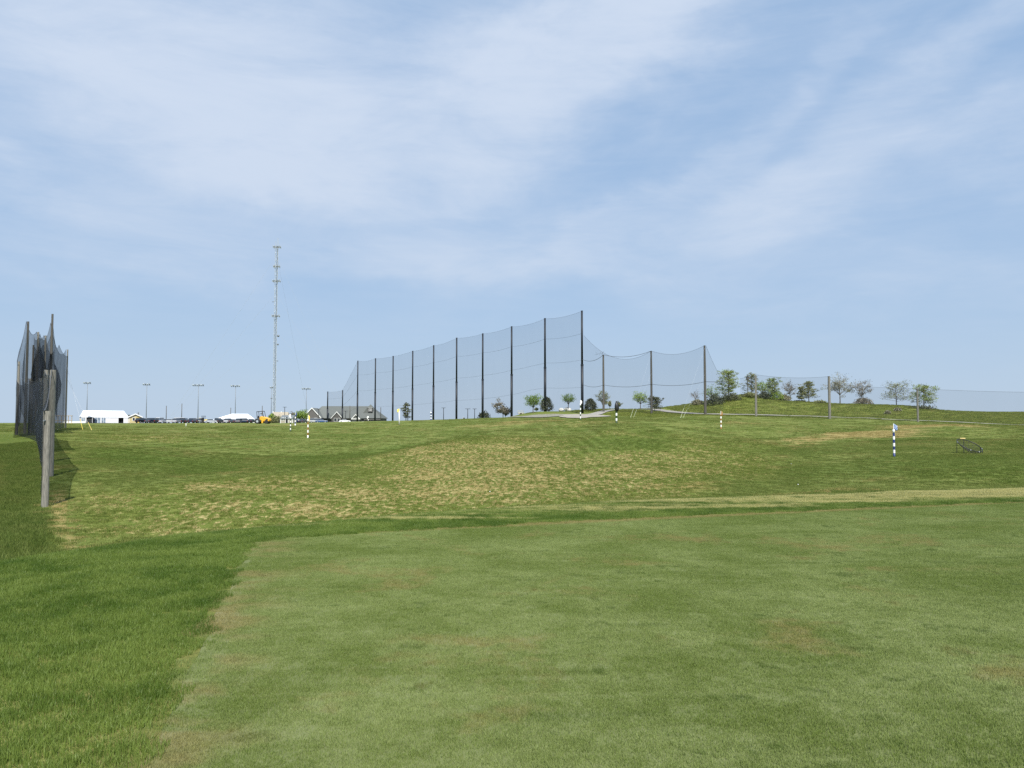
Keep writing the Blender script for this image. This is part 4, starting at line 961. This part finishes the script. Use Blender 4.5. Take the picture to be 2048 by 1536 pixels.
# ------------------------------------------------------------------ vehicles
def wheel(mb, x, y, r, w_): mb.tube([(x,y-w_/2,r),(x,y+w_/2,r)], r, 16)
PAINT = {}
def paint(n):
    c = {'black':(.012,.013,.016),'navy':(.018,.03,.06),'charcoal':(.04,.045,.05),'silver':(.40,.42,.44),'white':(.78,.79,.80),'grey':(.15,.16,.17),'blue':(.05,.10,.22),'red':(.25,.03,.03),'tan':(.36,.31,.24)}[n]
    return mat('car_paint_'+n, c, .25, .05, 2, spec=.6)
CAR = {'car': dict(L=4.5, prof=[(-2.25,.35),(-2.25,.85),(-1.9,.98),(-1.25,1.02),(1.0,.98),(2.05,.86),(2.25,.62),(2.22,.32)], cab=[(-1.55,1.0),(-1.0,1.44),(.35,1.46),(1.15,.98)]),
       'suv': dict(L=4.6, prof=[(-2.3,.42),(-2.3,1.05),(-2.2,1.14),(1.1,1.12),(2.1,1.02),(2.3,.75),(2.28,.40)], cab=[(-2.15,1.13),(-1.95,1.74),(.55,1.78),(1.3,1.12)]),
       'van': dict(L=5.0, prof=[(-2.5,.42),(-2.5,1.1),(1.5,1.1),(2.35,1.0),(2.5,.7),(2.48,.4)], cab=[(-2.48,1.1),(-2.35,2.0),(1.0,2.05),(1.75,1.1)])}
def car(typ, col, u, d, rz, label):
    p = at(u, d); o = thing({'car':'parked_car','suv':'parked_suv','van':'parked_van'}[typ], label, {'car':'car','suv':'suv','van':'van'}[typ], (p.x,p.y,p.z+.04), rz, 'vehicles parked on the far lot')
    s = CAR[typ]; m = MB(); m.prism(s['prof'], -.88, .88, 'y'); b_ = m.build('body', paint(col), o, bevel=.07)
    c = s['cab']; m = MB(); wb_, wt_ = .82, .66; V = [(x, y*(wb_ if k in (0,3) else wt_), z) for y in (-1,1) for k, (x,z) in enumerate(c)]
    m.add(V, [(0,1,2,3),(7,6,5,4),(0,4,5,1),(2,6,7,3),(3,7,4,0)]); m.build('glazing', M_GLASS, o)
    m = MB(); m.add([(c[1][0]-.05,-wt_-.02,c[1][1]-.02),(c[2][0]+.05,-wt_-.02,c[2][1]-.02),(c[2][0]+.05,wt_+.02,c[2][1]-.02),(c[1][0]-.05,wt_+.02,c[1][1]-.02),(c[1][0],-wt_,c[1][1]+.06),(c[2][0],-wt_,c[2][1]+.06),(c[2][0],wt_,c[2][1]+.06),(c[1][0],wt_,c[1][1]+.06)],
        [(3,2,1,0),(4,5,6,7),(0,1,5,4),(1,2,6,5),(2,3,7,6),(3,0,4,7)]); m.build('roof', paint(col), o)
    L_ = s['L']
    for x in (-L_*.31, L_*.31):
        for y in (-.82, .82):
            q = MB(); wheel(q, x, y, .33, .22); wh = q.build('wheel', M_RUBBER, o); q = MB(); q.tube([(x,y+math.copysign(.115,y),.33),(x,y+math.copysign(.125,y),.33)], .19, 12); q.build('rim', M_GALV, wh)
    for y in (-.62, .62): q = MB(); q.box((L_/2-.02,y,.72), (.08,.34,.16)); q.build('headlight', M_GALV, o)
    for y in (-.68, .68): q = MB(); q.box((-L_/2+.0,y,.80), (.05,.25,.18)); q.build('tail_light', mat('red_lens', (.35,.02,.02), .3, .05, 2), o)
    return o
import itertools
row1 = [('suv','black',283,291,1.2,'black suv parked first in the row right of the ochre cottage'),('suv','white',290.5,294,1.5,'white suv parked behind the black one near the ochre cottage'),('car','charcoal',297.5,290,1.7,'charcoal car parked under the second floodlight'),
 ('suv','navy',304,291,1.4,'navy suv parked just right of the second floodlight'),('car','white',309,297,1.6,'white car with only its roof showing behind the navy suv'),('suv','black',315,290,1.8,'black suv parked left of the white van'),
 ('van','white',321,297,1.6,'white van parked left of the first thin post'),('car','silver',328,290,1.35,'silver car parked at the foot of the first thin post'),('car','silver',339,291,.3,'silver car parked side on between the two thin posts'),
 ('car','tan',346,296,.4,'tan car parked between the two thin posts'),('suv','silver',354,290,1.5,'silver suv parked left of the second thin post'),('van','white',362.5,297,.1,'white van parked side on behind the second thin post'),
 ('suv','black',370,290,1.7,'black suv parked just right of the second thin post'),('car','tan',379,293,.2,'low tan car in the gap right of the second thin post'),('suv','navy',386.5,291,1.5,'navy suv parked left of the third floodlight'),
 ('car','black',391,289,1.8,'black car parked close to the foot of the third floodlight'),('suv','silver',400.5,296,1.4,'silver suv parked just right of the third floodlight'),('car','silver',422,290,.15,'silver car parked right of the yellow loader'),
 ('suv','charcoal',437.5,292,1.5,'charcoal suv parked before the left corner of the low marquee'),('car','white',446,297,.1,'white car parked before the left half of the low marquee'),('suv','silver',457,291,1.45,'silver suv parked left of the fourth floodlight'),
 ('car','charcoal',466,290,1.65,'charcoal car parked at the foot of the fourth floodlight'),('suv','grey',479.5,291,1.5,'grey suv parked right of the fourth floodlight'),('suv','navy',490.5,292,.3,'navy suv parked before the middle of the low marquee'),
 ('car','black',503,290,1.5,'black car parked left of the yellow roller')]
for t_, c_, u_, d_, rz_, lb_ in row1: car(t_, c_, u_, d_, rz_, lb_)
for t_, c_, u_, d_, rz_, lb_ in [('car','blue',590,300,1.5,'blue car parked beside the low porch'),('car','charcoal',606,302,1.4,'charcoal car parked before the low porch and clubhouse'),('suv','silver',631,305,.1,'silver suv side on before the big left gable'),('car','blue',643,300,.15,'blue car parked before the right foot of the big gable'),('car','white',690,318,.1,'white car side on before the middle gable')]: car(t_, c_, u_, d_, rz_, lb_)

# yellow roller
p = at(527, 186); o = thing('yellow_roller', 'yellow compact roller with rounded hood and black roll bar on the rim of the range', 'roller', (p.x,p.y,p.z-.02), R(-4))
def sm(prof, y0, y1, name, m, par, bev=.06): q = MB(); q.prism(prof, y0, y1, 'y'); return q.build(name, m, par, bevel=bev)
hood = sm([(-.75,.95),(-.70,1.62),(-.35,1.72),(.55,1.60),(1.35,1.30),(1.62,1.05),(1.62,.62),(1.25,.48),(.3,.52),(-.1,.70)], -.72, .72, 'hood', M_YEL, o, .12)
q = MB(); q.box((1.05,-.73,1.02), (.55,.03,.18)); q.build('side_vent', M_DARK, hood)
q = MB(); q.box((.45,-.735,1.34), (1.5,.02,.05)); q.build('trim_line', mat('pale_trim', (.75,.60,.25), .4, .05, 2), hood)
sm([(-.2,.15),(.15,.15),(.2,.95),(-.2,.95)], -.82, .82, 'centre_frame', M_YEL, o, .03)
q = MB(); q.tube([(.95,-.85,.46),(.95,.85,.46)], .46, 24); q.build('drum', M_RUBBER, o, smooth=False)
sm([(-1.7,.55),(-.4,.55),(-.4,.95),(-1.7,.95)], -.6, .6, 'rear_deck', M_GALVD, o, .03)
for y in (-.72, .72):
    q = MB(); q.tube([(-1.15,y-.2,.56),(-1.15,y+.2,.56)], .56, 22); w_ = q.build('wheel', M_RUBBER, o, smooth=False); q = MB(); q.tube([(-1.15,y+math.copysign(.205,y),.56),(-1.15,y+math.copysign(.22,y),.56)], .27, 14); q.build('hub', M_GALV, w_)
q = MB()
for y in (-.62, .62): q.tube([(-1.25,y,.9),(-1.42,y,2.82),(-.05,y,2.92),(.22,y,1.60)], .075, 8)
q.tube([(-1.42,-.62,2.82),(-1.42,.62,2.82)], .07, 8); q.tube([(-.05,-.62,2.92),(-.05,.62,2.92)], .07, 8); q.build('roll_bar', M_BLACK, o, smooth=True)
q = MB(); q.box((-1.05,0,1.22), (.5,.5,.14)); q.box((-1.28,0,1.55), (.12,.5,.6)); q.build('seat', M_BLACK, o, bevel=.04)
q = MB(); q.tube([(-.62,0,1.0),(-.72,0,1.72)], .04, 6); q.tube([(-.72+.2*math.cos(a)*.4,.2*math.sin(a),1.74+.2*math.cos(a)*.3) for a in np.linspace(0,2*math.pi,13)], .025, 6); q.build('steering_wheel', M_BLACK, o)
q = MB(); q.tube([(-.62,-.1,2.35),(-.62,.1,2.35)], .17, 14); q.build('work_light', M_GALVD, o)
q = MB(); q.box((-1.85,0,.85), (.35,.9,.7)); q.build('rear_box', M_GALVD, o, bevel=.08)
# yellow loader in the lot
p = at(411, 296); o = thing('yellow_loader', 'small yellow loader with a dark open cab parked behind the range', 'loader', (p.x,p.y,p.z+.04), R(0))
sm([(-.3,.55),(-.3,1.3),(.9,1.45),(1.35,1.1),(1.35,.55)], -.6, .6, 'hood', M_YELR, o, .1)
sm([(-1.5,.5),(-.3,.5),(-.3,1.2),(-1.5,1.2)], -.6, .6, 'rear_body', M_BLACK, o, .06)
q = MB()
for x in (-1.2, -.35):
    for y in (-.55,.55): q.tube([(x,y,1.1),(x,y,2.55)], .06, 6)
q.build('cab_frame', M_BLACK, o); q = MB(); q.box((-.78,0,2.62), (1.25,1.3,.12)); q.build('cab_roof', M_BLACK, o, bevel=.03); q = MB(); q.box((-.9,0,1.6), (.5,.6,.9)); q.build('seat', M_BLACK, o, bevel=.08)
for x, r_ in ((-.95,.6),(.85,.42)):
    for y in (-.7,.7): q = MB(); q.tube([(x,y-.14,r_),(x,y+.14,r_)], r_, 16); q.build('wheel', M_RUBBER, o)
q = MB(); q.tube([(-1.4,0,1.0),(-2.1,0,2.0),(-2.5,0,1.1)], .12, 8); q.build('boom', M_YELR, o)
# small mower seen through the net
p = at(931, 262); o = thing('ride_on_mower', 'tiny grey ride-on mower with a white canopy on the skyline behind the net', 'mower', p)
sm([(-.2,.4),(-.2,.9),(.7,.85),(.95,.6),(.95,.4)], -.4, .4, 'hood', M_GALVD, o, .06); q = MB(); q.box((-.5,0,1.0), (.5,.5,.6)); q.build('seat', M_BLACK, o, bevel=.06)
q = MB(); q.tube([(-.8,-.35,.5),(-.8,-.35,1.7)], .04, 6); q.tube([(-.8,.35,.5),(-.8,.35,1.7)], .04, 6); q.tube([(-.8,-.35,1.7),(-.8,.35,1.7)], .04, 6); q.build('roll_bar', M_WPAINT, o)
for x, r_ in ((-.6,.36),(.6,.24)):
    for y in (-.5,.5): q = MB(); q.tube([(x,y-.1,r_),(x,y+.1,r_)], r_, 12); q.build('wheel', M_RUBBER, o)
q = MB(); q.box((-.1,0,.2), (1.5,1.4,.16)); q.build('mower_deck', M_GALVD, o, bevel=.04)
# utility trailer
p = at(1041.5, 222); o = thing('utility_trailer', 'small beige rail sided trailer on the slope between two black poles', 'trailer', p, R(6)); cm_ = mat('beige_paint', (.42,.40,.30), .6, .1, 3)
q = MB(); q.box((0,0,.55), (1.6,1.0,.28)); q.build('bed', cm_, o, bevel=.02); q = MB()
for x in (-.75,-.25,.25,.75):
    for y in (-.48,.48): q.box((x,y,.95), (.05,.05,.55))
for y in (-.48,.48): q.box((0,y,1.24), (1.6,.05,.06))
q.build('side_rail', cm_, o)
for y in (-.55,.55): w_ = MB(); w_.tube([(0,y-.09,.3),(0,y+.09,.3)], .3, 14); w_.build('wheel', M_RUBBER, o)
q = MB(); q.tube([(.8,0,.5),(1.4,0,.45)], .04, 6); q.build('drawbar', cm_, o)
# white rock pile
g_ = random.Random(2); o = thing('rock_pile', 'heap of pale white boulders beside the small green tree on the centre hill', 'rock pile', at(1130, 214), 0)
for k in range(9):
    q = MB(); V = []; r_ = g_.uniform(.35,.7); cx, cy, cz = g_.uniform(-1.2,1.1), g_.uniform(-.6,.6), 0
    cz = max(0, .55-abs(cx+.0)*.3)+.1
    for a in range(5):
        for b_ in range(8): ph, th = math.pi*(a+.5)/5, 2*math.pi*b_/8; rr_ = r_*g_.uniform(.8,1.1); V.append((cx+rr_*1.2*math.sin(ph)*math.cos(th), cy+rr_*math.sin(ph)*math.sin(th), cz+rr_*.8*math.cos(ph)))
    q.add(V, [(a*8+b_, (a+1)*8+b_, (a+1)*8+(b_+1)%8, a*8+(b_+1)%8) for a in range(4) for b_ in range(8)]+[tuple(range(8)), tuple(range(39,31,-1))]); q.build('boulder', mat('pale_rock', (.62,.61,.58), .85, .2, 3), o)
# wooden rail stand and white edging by the left cage
p = at(126, 176); o = thing('wooden_rail', 'low ochre wooden rail frame behind the left cage nets', 'rail', p); cm_ = mat('ochre_timber', (.38,.27,.12), .8, .2, 5)
zt = zrow(832, 176)-p.z
for k in range(6): q = MB(); q.box((-1.9+k*.76,0,zt/2), (.09,.09,zt)); q.build('post', cm_, o)
q = MB(); q.box((0,0,zt+.04), (4.1,.3,.10)); q.build('top_board', cm_, o); q = MB(); q.box((0,-.06,zt*.45), (4.0,.04,.08)); q.build('mid_rail', cm_, o)
p = at(148, 230); o = thing('white_edging', 'low white barrier board lying left of the long marquee', 'barrier', p)
q = MB(); q.box((0,0,.36), (6.6,.2,.46)); q.build('board', M_WPAINT, o, bevel=.02)
for k in (-2.6,0,2.6): q = MB(); q.box((k,.0,.06), (.3,.5,.14)); q.build('foot', M_GALVD, o)
# bird house post on the mound
p = at(1496.5, 205); o = thing('nest_box_post', 'dark boxed post standing among the trees on the mound top', 'nest box', p); zt = zrow(753.5, 205)-p.z
q = MB(); q.tube([(0,0,-.2),(0,0,zt-.7)], .10, 8); q.build('post', M_WOODD, o); q = MB(); q.box((0,0,zt-.38), (.62,.5,.75)); q.build('box', M_WOODD, o, bevel=.02); q = MB(); q.prism([(-.4,zt),(.4,zt),(0,zt+.14)], -.32, .32, 'y'); q.build('box_roof', M_STEEL, o)
for k in range(2):
    p = at(1507+k*9, 206); o = thing('sign_post', ['thin dark post right beside the nest box on the mound','second thin dark post right of the nest box on the mound'][k], 'post', p); q = MB(); zt = zrow(780+3*k,206)-p.z; q.tube([(0,0,-.2),(0,0,zt)], .06, 6); q.build('shaft', M_WOODD, o); q = MB(); q.box((0,-.05,zt-.2), (.5,.04,.35)); q.build('panel', M_GALVD, o)

# ------------------------------------------------------------------ trees and shrubs
def leafmat(name, c, trans=.3):
    m, nt, b, out = newmat(name); oi = nt.nodes.new('ShaderNodeNewGeometry')
    rnd = E(nt, oi.outputs['Random Per Island']); n = noise(nt, oi.outputs['Position'], .9, 3, .6)
    k = mixc(nt, (rnd*.5+n*.5).ramp(.3,.7), tuple(q*.62 for q in c), tuple(min(1,q*1.45) for q in c)); nt.links.new(k, b.inputs['Base Color']); b.inputs['Roughness'].default_value = .6; b.inputs['Specular IOR Level'].default_value = .3
    tr = nt.nodes.new('ShaderNodeBsdfTranslucent'); nt.links.new(k, tr.inputs[0]); mx = nt.nodes.new('ShaderNodeMixShader'); mx.inputs[0].default_value = trans
    nt.links.new(b.outputs[0], mx.inputs[1]); nt.links.new(tr.outputs[0], mx.inputs[2]); nt.links.new(mx.outputs[0], out.inputs[0]); return m
LF = {'green':leafmat('green_leaves',(.15,.23,.045)),'bright':leafmat('spring_leaves',(.23,.32,.055)),'olive':leafmat('olive_leaves',(.21,.22,.095)),'dark':leafmat('dark_needles',(.075,.085,.05),.1),'pale':leafmat('pale_buds',(.26,.25,.16)),'grey':leafmat('grey_buds',(.22,.20,.155)),'rust':leafmat('olive_needles',(.105,.115,.06),.15)}
M_BARK = mat('bark', (.10,.085,.07), .9, .3, 6, stretch=(1,1,.3)); M_BARKG = mat('grey_bark', (.20,.185,.165), .9, .25, 6, stretch=(1,1,.3))
def tree(name, u, d, r_top, w_px, style, leaf, dens, label, cat='tree', seed=0, leaf2=None, bark=None, group=None, low=.3, lsz=.16):
    g = random.Random(seed*77+int(u)); p = at(u, d); H = zrow(r_top, d)-p.z; Wd = w_px/F*d
    o = thing(name, label, cat, p, group=group); tk = MB(); L1 = MB(); L2 = MB(); bark = bark or M_BARK
    tips = []
    def leaf_at(q, s, mbx):
        a = Vector((g.gauss(0,1),g.gauss(0,1),g.gauss(0,1))).normalized(); b_ = a.orthogonal().normalized(); b_ = Matrix.Rotation(g.uniform(0,6.28),3,a)@b_; c = a.cross(b_); s *= g.uniform(.6,1.3)
        mbx.add([q-b_*s, q+c*s*.55, q+b_*s, q-c*s*.55], [(0,1,2,3)])
    def clump(c, n, sp, flat=.6):
        for _ in range(n):
            q = c+Vector((g.gauss(0,sp), g.gauss(0,sp), g.gauss(0,sp*flat)))
            if q.z < .15: continue
            leaf_at(q, lsz, L2 if (leaf2 and g.random() < .45) else L1)
    def branch(a, dirv, ln, r, depth, curve=.0):
        pts = [a]; q = a.copy(); dv = dirv.normalized(); n = 4
        for i in range(n):
            dv = (dv+Vector((g.gauss(0,.12),g.gauss(0,.12),g.gauss(0,.08)+curve))).normalized(); q = q+dv*ln/n; pts.append(q.copy())
        tk.tube(pts, [r*(1-.8*i/n)+.006 for i in range(n+1)], 5 if r > .04 else 3, cap=False)
        if depth > 0:
            for k in range(g.choice((3,4)) if style != 'bare' else 5):
                t = g.uniform(.3,1); i = min(int(t*n), n-1); s = pts[i].lerp(pts[i+1], t*n-i); sd = (dv+Vector((g.gauss(0,.65),g.gauss(0,.65),g.gauss(0,.45)))).normalized()
                branch(s, sd, ln*g.uniform(.35,.55), r*.5, depth-1, curve)
        else: tips.append(pts[-1]); tips.append(pts[2])
    if style in ('vase','round','bare'):
        th = H*low; tk.tube([(0,0,-.2),(g.gauss(0,.03),0,th*.5),(0,0,th)], [.028*H,.022*H,.019*H], 8)
        n = 9 if style != 'bare' else 11
        for k in range(n):
            a = 2*math.pi*k/n+g.uniform(-.3,.3); up = g.uniform(.15,1.0); 
            tgt = Vector((math.cos(a)*Wd*.47*(math.sqrt(max(0,1-(up-.55)**2*2.6))), math.sin(a)*Wd*.47*(math.sqrt(max(0,1-(up-.55)**2*2.6))), th+(H*.96-th)*(.12+.88*up)))
            s = Vector((0,0,th*g.uniform(.85,1.0)+ (H-th)*.25*g.random()*(style=='bare'))); dv = tgt-s
            branch(s, dv, dv.length*.85, .010*H, 2 if style == 'bare' else 1, .03)
        tk.tube([(0,0,th),(g.gauss(0,.1),g.gauss(0,.1),H*.7),(0,0,H*.97)], [.018*H,.011*H,.01], 5)
        if dens > 0:
            for t in tips: clump(t, max(1, int(dens*g.uniform(.3,1.4))), .085*Wd if style != 'bare' else .06*Wd)
            for _ in range(int(dens*16) if style != 'bare' else 0):
                a, b_, r_ = g.uniform(0,6.28), g.uniform(-.75,1), g.uniform(.55,1); k = math.sqrt(1-b_*b_)*r_
                rx = Wd*.46*((.55+.45*(b_+1)/2) if style == 'vase' else 1)
                q = Vector((math.cos(a)*k*rx, math.sin(a)*k*rx, th+(H-th)*(.5+.48*b_*r_)+.0))
                if g.random() < .75: clump(q, int(g.uniform(2,7)), .05*Wd)
    elif style == 'layer':
        tk.tube([(0,0,-.2),(g.gauss(0,.05)*H*.3,0,H*.4),(g.gauss(0,.04)*H*.5,0,H*.97)], [.022*H,.015*H,.02], 7)
        nb_ = int(22+dens)
        for j in range(nb_):
            f_ = (j+g.uniform(-.5,.5))/nb_; f_ = min(max(f_, 0), 1); z = H*(low+(.90-low)*f_)
            env = (1-.55*f_**2.4)*g.choice((1,1,.75,1.15))
            a = j*2.4+g.uniform(-.5,.5); r_ = Wd*.52*env*g.uniform(.5,1.12); rise = g.uniform(.0,.5)+.35*f_
            n = 5; pts = []
            for i in range(n+1): pts.append(Vector((0,0,z))+Vector((math.cos(a+.25*math.sin(i*1.3)), math.sin(a+.25*math.sin(i*1.3)), 0))*r_*i/n+Vector((g.gauss(0,.04),g.gauss(0,.04),rise*r_*.55*(i/n)**1.2)))
            tk.tube(pts, [.007*H*(1-.8*i/n)+.006 for i in range(n+1)], 4, cap=False)
            for i in range(2, n+1):
                for s in (-1, 1, 0):
                    e_ = pts[i]+Vector((g.gauss(0,.22),g.gauss(0,.22),g.uniform(-.02,.30)))*max(r_,Wd*.2)*.6; tk.tube([pts[i], e_], [.010,.004], 3, cap=False)
                    if g.random() < .7: clump(e_, int(dens*g.uniform(.2,1.15)), .042*Wd, .5)
    elif style == 'cone':
        tk.tube([(0,0,-.2),(0,0,H*.95)], [.03*H,.01], 6)
        for _ in range(int(dens*70)):
            t = g.random()**.8; z = H*(.04+.94*t); k = (math.sqrt(max(0,1-t**2.2)))*(.75+.25*min(1,t*5)); a = g.uniform(0,6.28); r_ = Wd*.5*k*math.sqrt(g.uniform(.25,1))*(1+.12*math.sin(a*3+z*2))
            clump(Vector((math.cos(a)*r_, math.sin(a)*r_, z)), 6, .05*Wd, .8)
    elif style == 'shrub':
        for k in range(7):
            a = g.uniform(0,6.28); tk.tube([(0,0,-.1),(math.cos(a)*Wd*.2,math.sin(a)*Wd*.2,H*.5),(math.cos(a)*Wd*.36,math.sin(a)*Wd*.36,H*.8)], [.03,.02,.008], 4)
        for _ in range(int(dens*26)):
            a = g.uniform(0,6.28); b_ = g.random(); r_ = Wd*.5*math.sqrt(1-b_*b_)*math.sqrt(g.uniform(.3,1))*(1+.18*math.sin(a*4+1)); clump(Vector((math.cos(a)*r_, math.sin(a)*r_*.8, H*(.05+.88*b_)*(1+.1*math.sin(a*3)))), 6, .07*Wd, .8)
    tk.build('trunk', bark, o)
    if L1.v: L1.build('crown', LF[leaf], o)
    if L2.v: L2.build('young_growth', LF[leaf2], o)
    return o
TR = [
 ('small_tree',1006,232,803,34,'bare','grey',3,'small bare twiggy tree left of the tenth black pole','tree'),
 ('small_tree',1010.5,236,815,8,'round','olive',8,'tiny sapling close beside the small bare twiggy tree','tree'),
 ('round_tree',1066.5,205,789,34,'vase','green',26,'fullest round green tree just left of the eleventh black pole','tree'),
 ('small_tree',1073,222,815,8,'round','olive',8,'thin sapling peeping out beneath the fullest round tree','tree'),
 ('conifer',1093,212,795,27,'cone','dark',11,'dark dome shaped conifer behind the eleventh black pole','conifer'),
 ('round_tree',1137,213,786,27,'vase','green',13,'small green tree beside the white boulders on the centre hill','tree'),
 ('conifer',1181,204,798,25,'cone','dark',11,'dark egg shaped conifer right beside the tallest black pole','conifer'),
 ('round_tree',1206.5,196,779,27,'vase','olive',15,'grey green vase shaped tree behind the wooden pole with the wire loop','tree'),
 ('small_tree',1219.5,222,801,7,'round','olive',8,'thin sapling right of the grey green vase shaped tree','tree'),
 ('small_tree',1238,224,803,8,'round','olive',8,'thin sapling behind the dark furled flag','tree'),
 ('round_tree',1281,208,785,30,'vase','bright',17,'bright green round tree left of the second wooden pole','tree'),
 ('pine_tree',1309,188,792,35,'layer','rust',15,'dark spreading layered pine right behind the second wooden pole','pine'),
 ('bare_tree',1391.5,206,781,22,'bare','grey',0,'small leafless tree on the mound slope left of the tallest wooden pole','tree'),
 ('small_tree',1424,200,770,30,'round','bright',9,'low bright leafed tree just right of the tallest wooden pole','tree'),
 ('mound_tree',1458,202,736,50,'layer','olive',22,'tallest tree on the mound, sparse olive leaves in layers','tree'),
 ('mound_tree',1504,207,745,34,'layer','olive',12,'thin sparse tree behind the boxed post on the mound','tree'),
 ('mound_tree',1526,207,762,30,'round','bright',12,'low pale leafed tree just right of the middle pale pole','tree'),
 ('mound_tree',1546,204,754,34,'layer','olive',15,'rounded tree with bright young growth right of the boxed post','tree'),
 ('bare_tree',1581,205,764,26,'bare','grey',2,'faint leafless tree on the mound between two leafy trees','tree'),
 ('mound_tree',1619,200,760,36,'layer','olive',15,'layered leafy tree left of the thick pale wooden pole','tree'),
 ('mound_tree',1604,198,772,20,'layer','olive',13,'lower leafy tree touching the layered one left of the thick pole','tree'),
 ('bare_tree',1681,198,755,46,'bare','pale',5,'wide pale budding tree just right of the thick pale wooden pole','tree'),
 ('bare_tree',1725,197,762,38,'bare','grey',3,'grey leafless cone shaped tree between the two spreading trees','tree'),
 ('mound_tree',1794,195,765,66,'layer','olive',10,'wide spreading sparse tree left of the short slim pole','tree'),
 ('mound_tree',1849,192,770,60,'layer','olive',17,'rightmost tree, fuller and yellow green, behind the short slim pole','tree'),
 ('pine_tree',812,240,803,20,'layer','rust',6,'thin sparse pine on the skyline left of the sixth black pole','pine'),
 ('leafy_tree',602,335,820,30,'round','bright',24,'bright green leafy tree between the shed and the clubhouse','tree'),
 ('leafy_tree',589,345,824,18,'round','grey',12,'grey budding tree behind the shed','tree'),
 ]
for i, t in enumerate(TR):
    nm, u, d, r, w_, st_, lf, dn, lb, ct = t
    tree(nm, u, d, r, w_, st_, lf, dn, lb, ct, seed=i+1, leaf2={1546:'bright',602:'green',1849:'bright',1458:'bright',1424:'green'}.get(u), bark=M_BARKG if st_ == 'bare' else None,
         group='trees on the mound and the skyline', low={1206.5:.25,1281:.35,1137:.4,1066.5:.3}.get(u,.18 if st_ == 'layer' else .28), lsz=.12 if d < 230 else .22)
for i, (u, d, r, w_, lf, lb) in enumerate([(968,255,824,25,'dark','dark low rounded shrub on the skyline left of the ninth black pole'),(1430,196,790,40,'dark','dark thicket under the left mound trees'),(1462,199,788,44,'dark','dark thicket at the foot of the tallest mound tree'),
      (1500,204,786,30,'olive','olive thicket round the boxed post'),(1548,204,784,44,'bright','bright green bush below the rounded mound tree'),(1530,203,785,26,'dark','dark bush right of the middle pale pole'),(1395,203,800,22,'pale','pale dry bush on the left shoulder of the mound'),(1600,198,803,22,'dark','dark low bush under the layered leafy trees'),(1842,188,815,50,'dark','dark thicket under the rightmost tree'),(1728,196,797,34,'grey','grey twiggy bush at the foot of the grey cone shaped tree'),
      (1570,204,790,26,'pale','pale dry bush below the faint leafless tree'),(553,292,833,26,'olive','olive bush between the yellow roller and the shed'),(566,280,835,14,'dark','dark bush against the left wall of the shed'),(543,300,828,16,'bright','yellow green bush just right of the yellow roller'),(1796,178,816,14,'pale','straw coloured tussock on the slope below the wide sparse tree'),(1776,172,822,12,'pale','smaller straw tussock lower left of the other one'),(1640,196,803,26,'olive','olive scrub just left of the thick pale pole')]):
    tree('shrub', u, d, r, w_, 'shrub', lf, 9, lb, 'shrub', seed=50+i, group='shrubs on the mound and round the lot', lsz=.16 if d < 230 else .22)
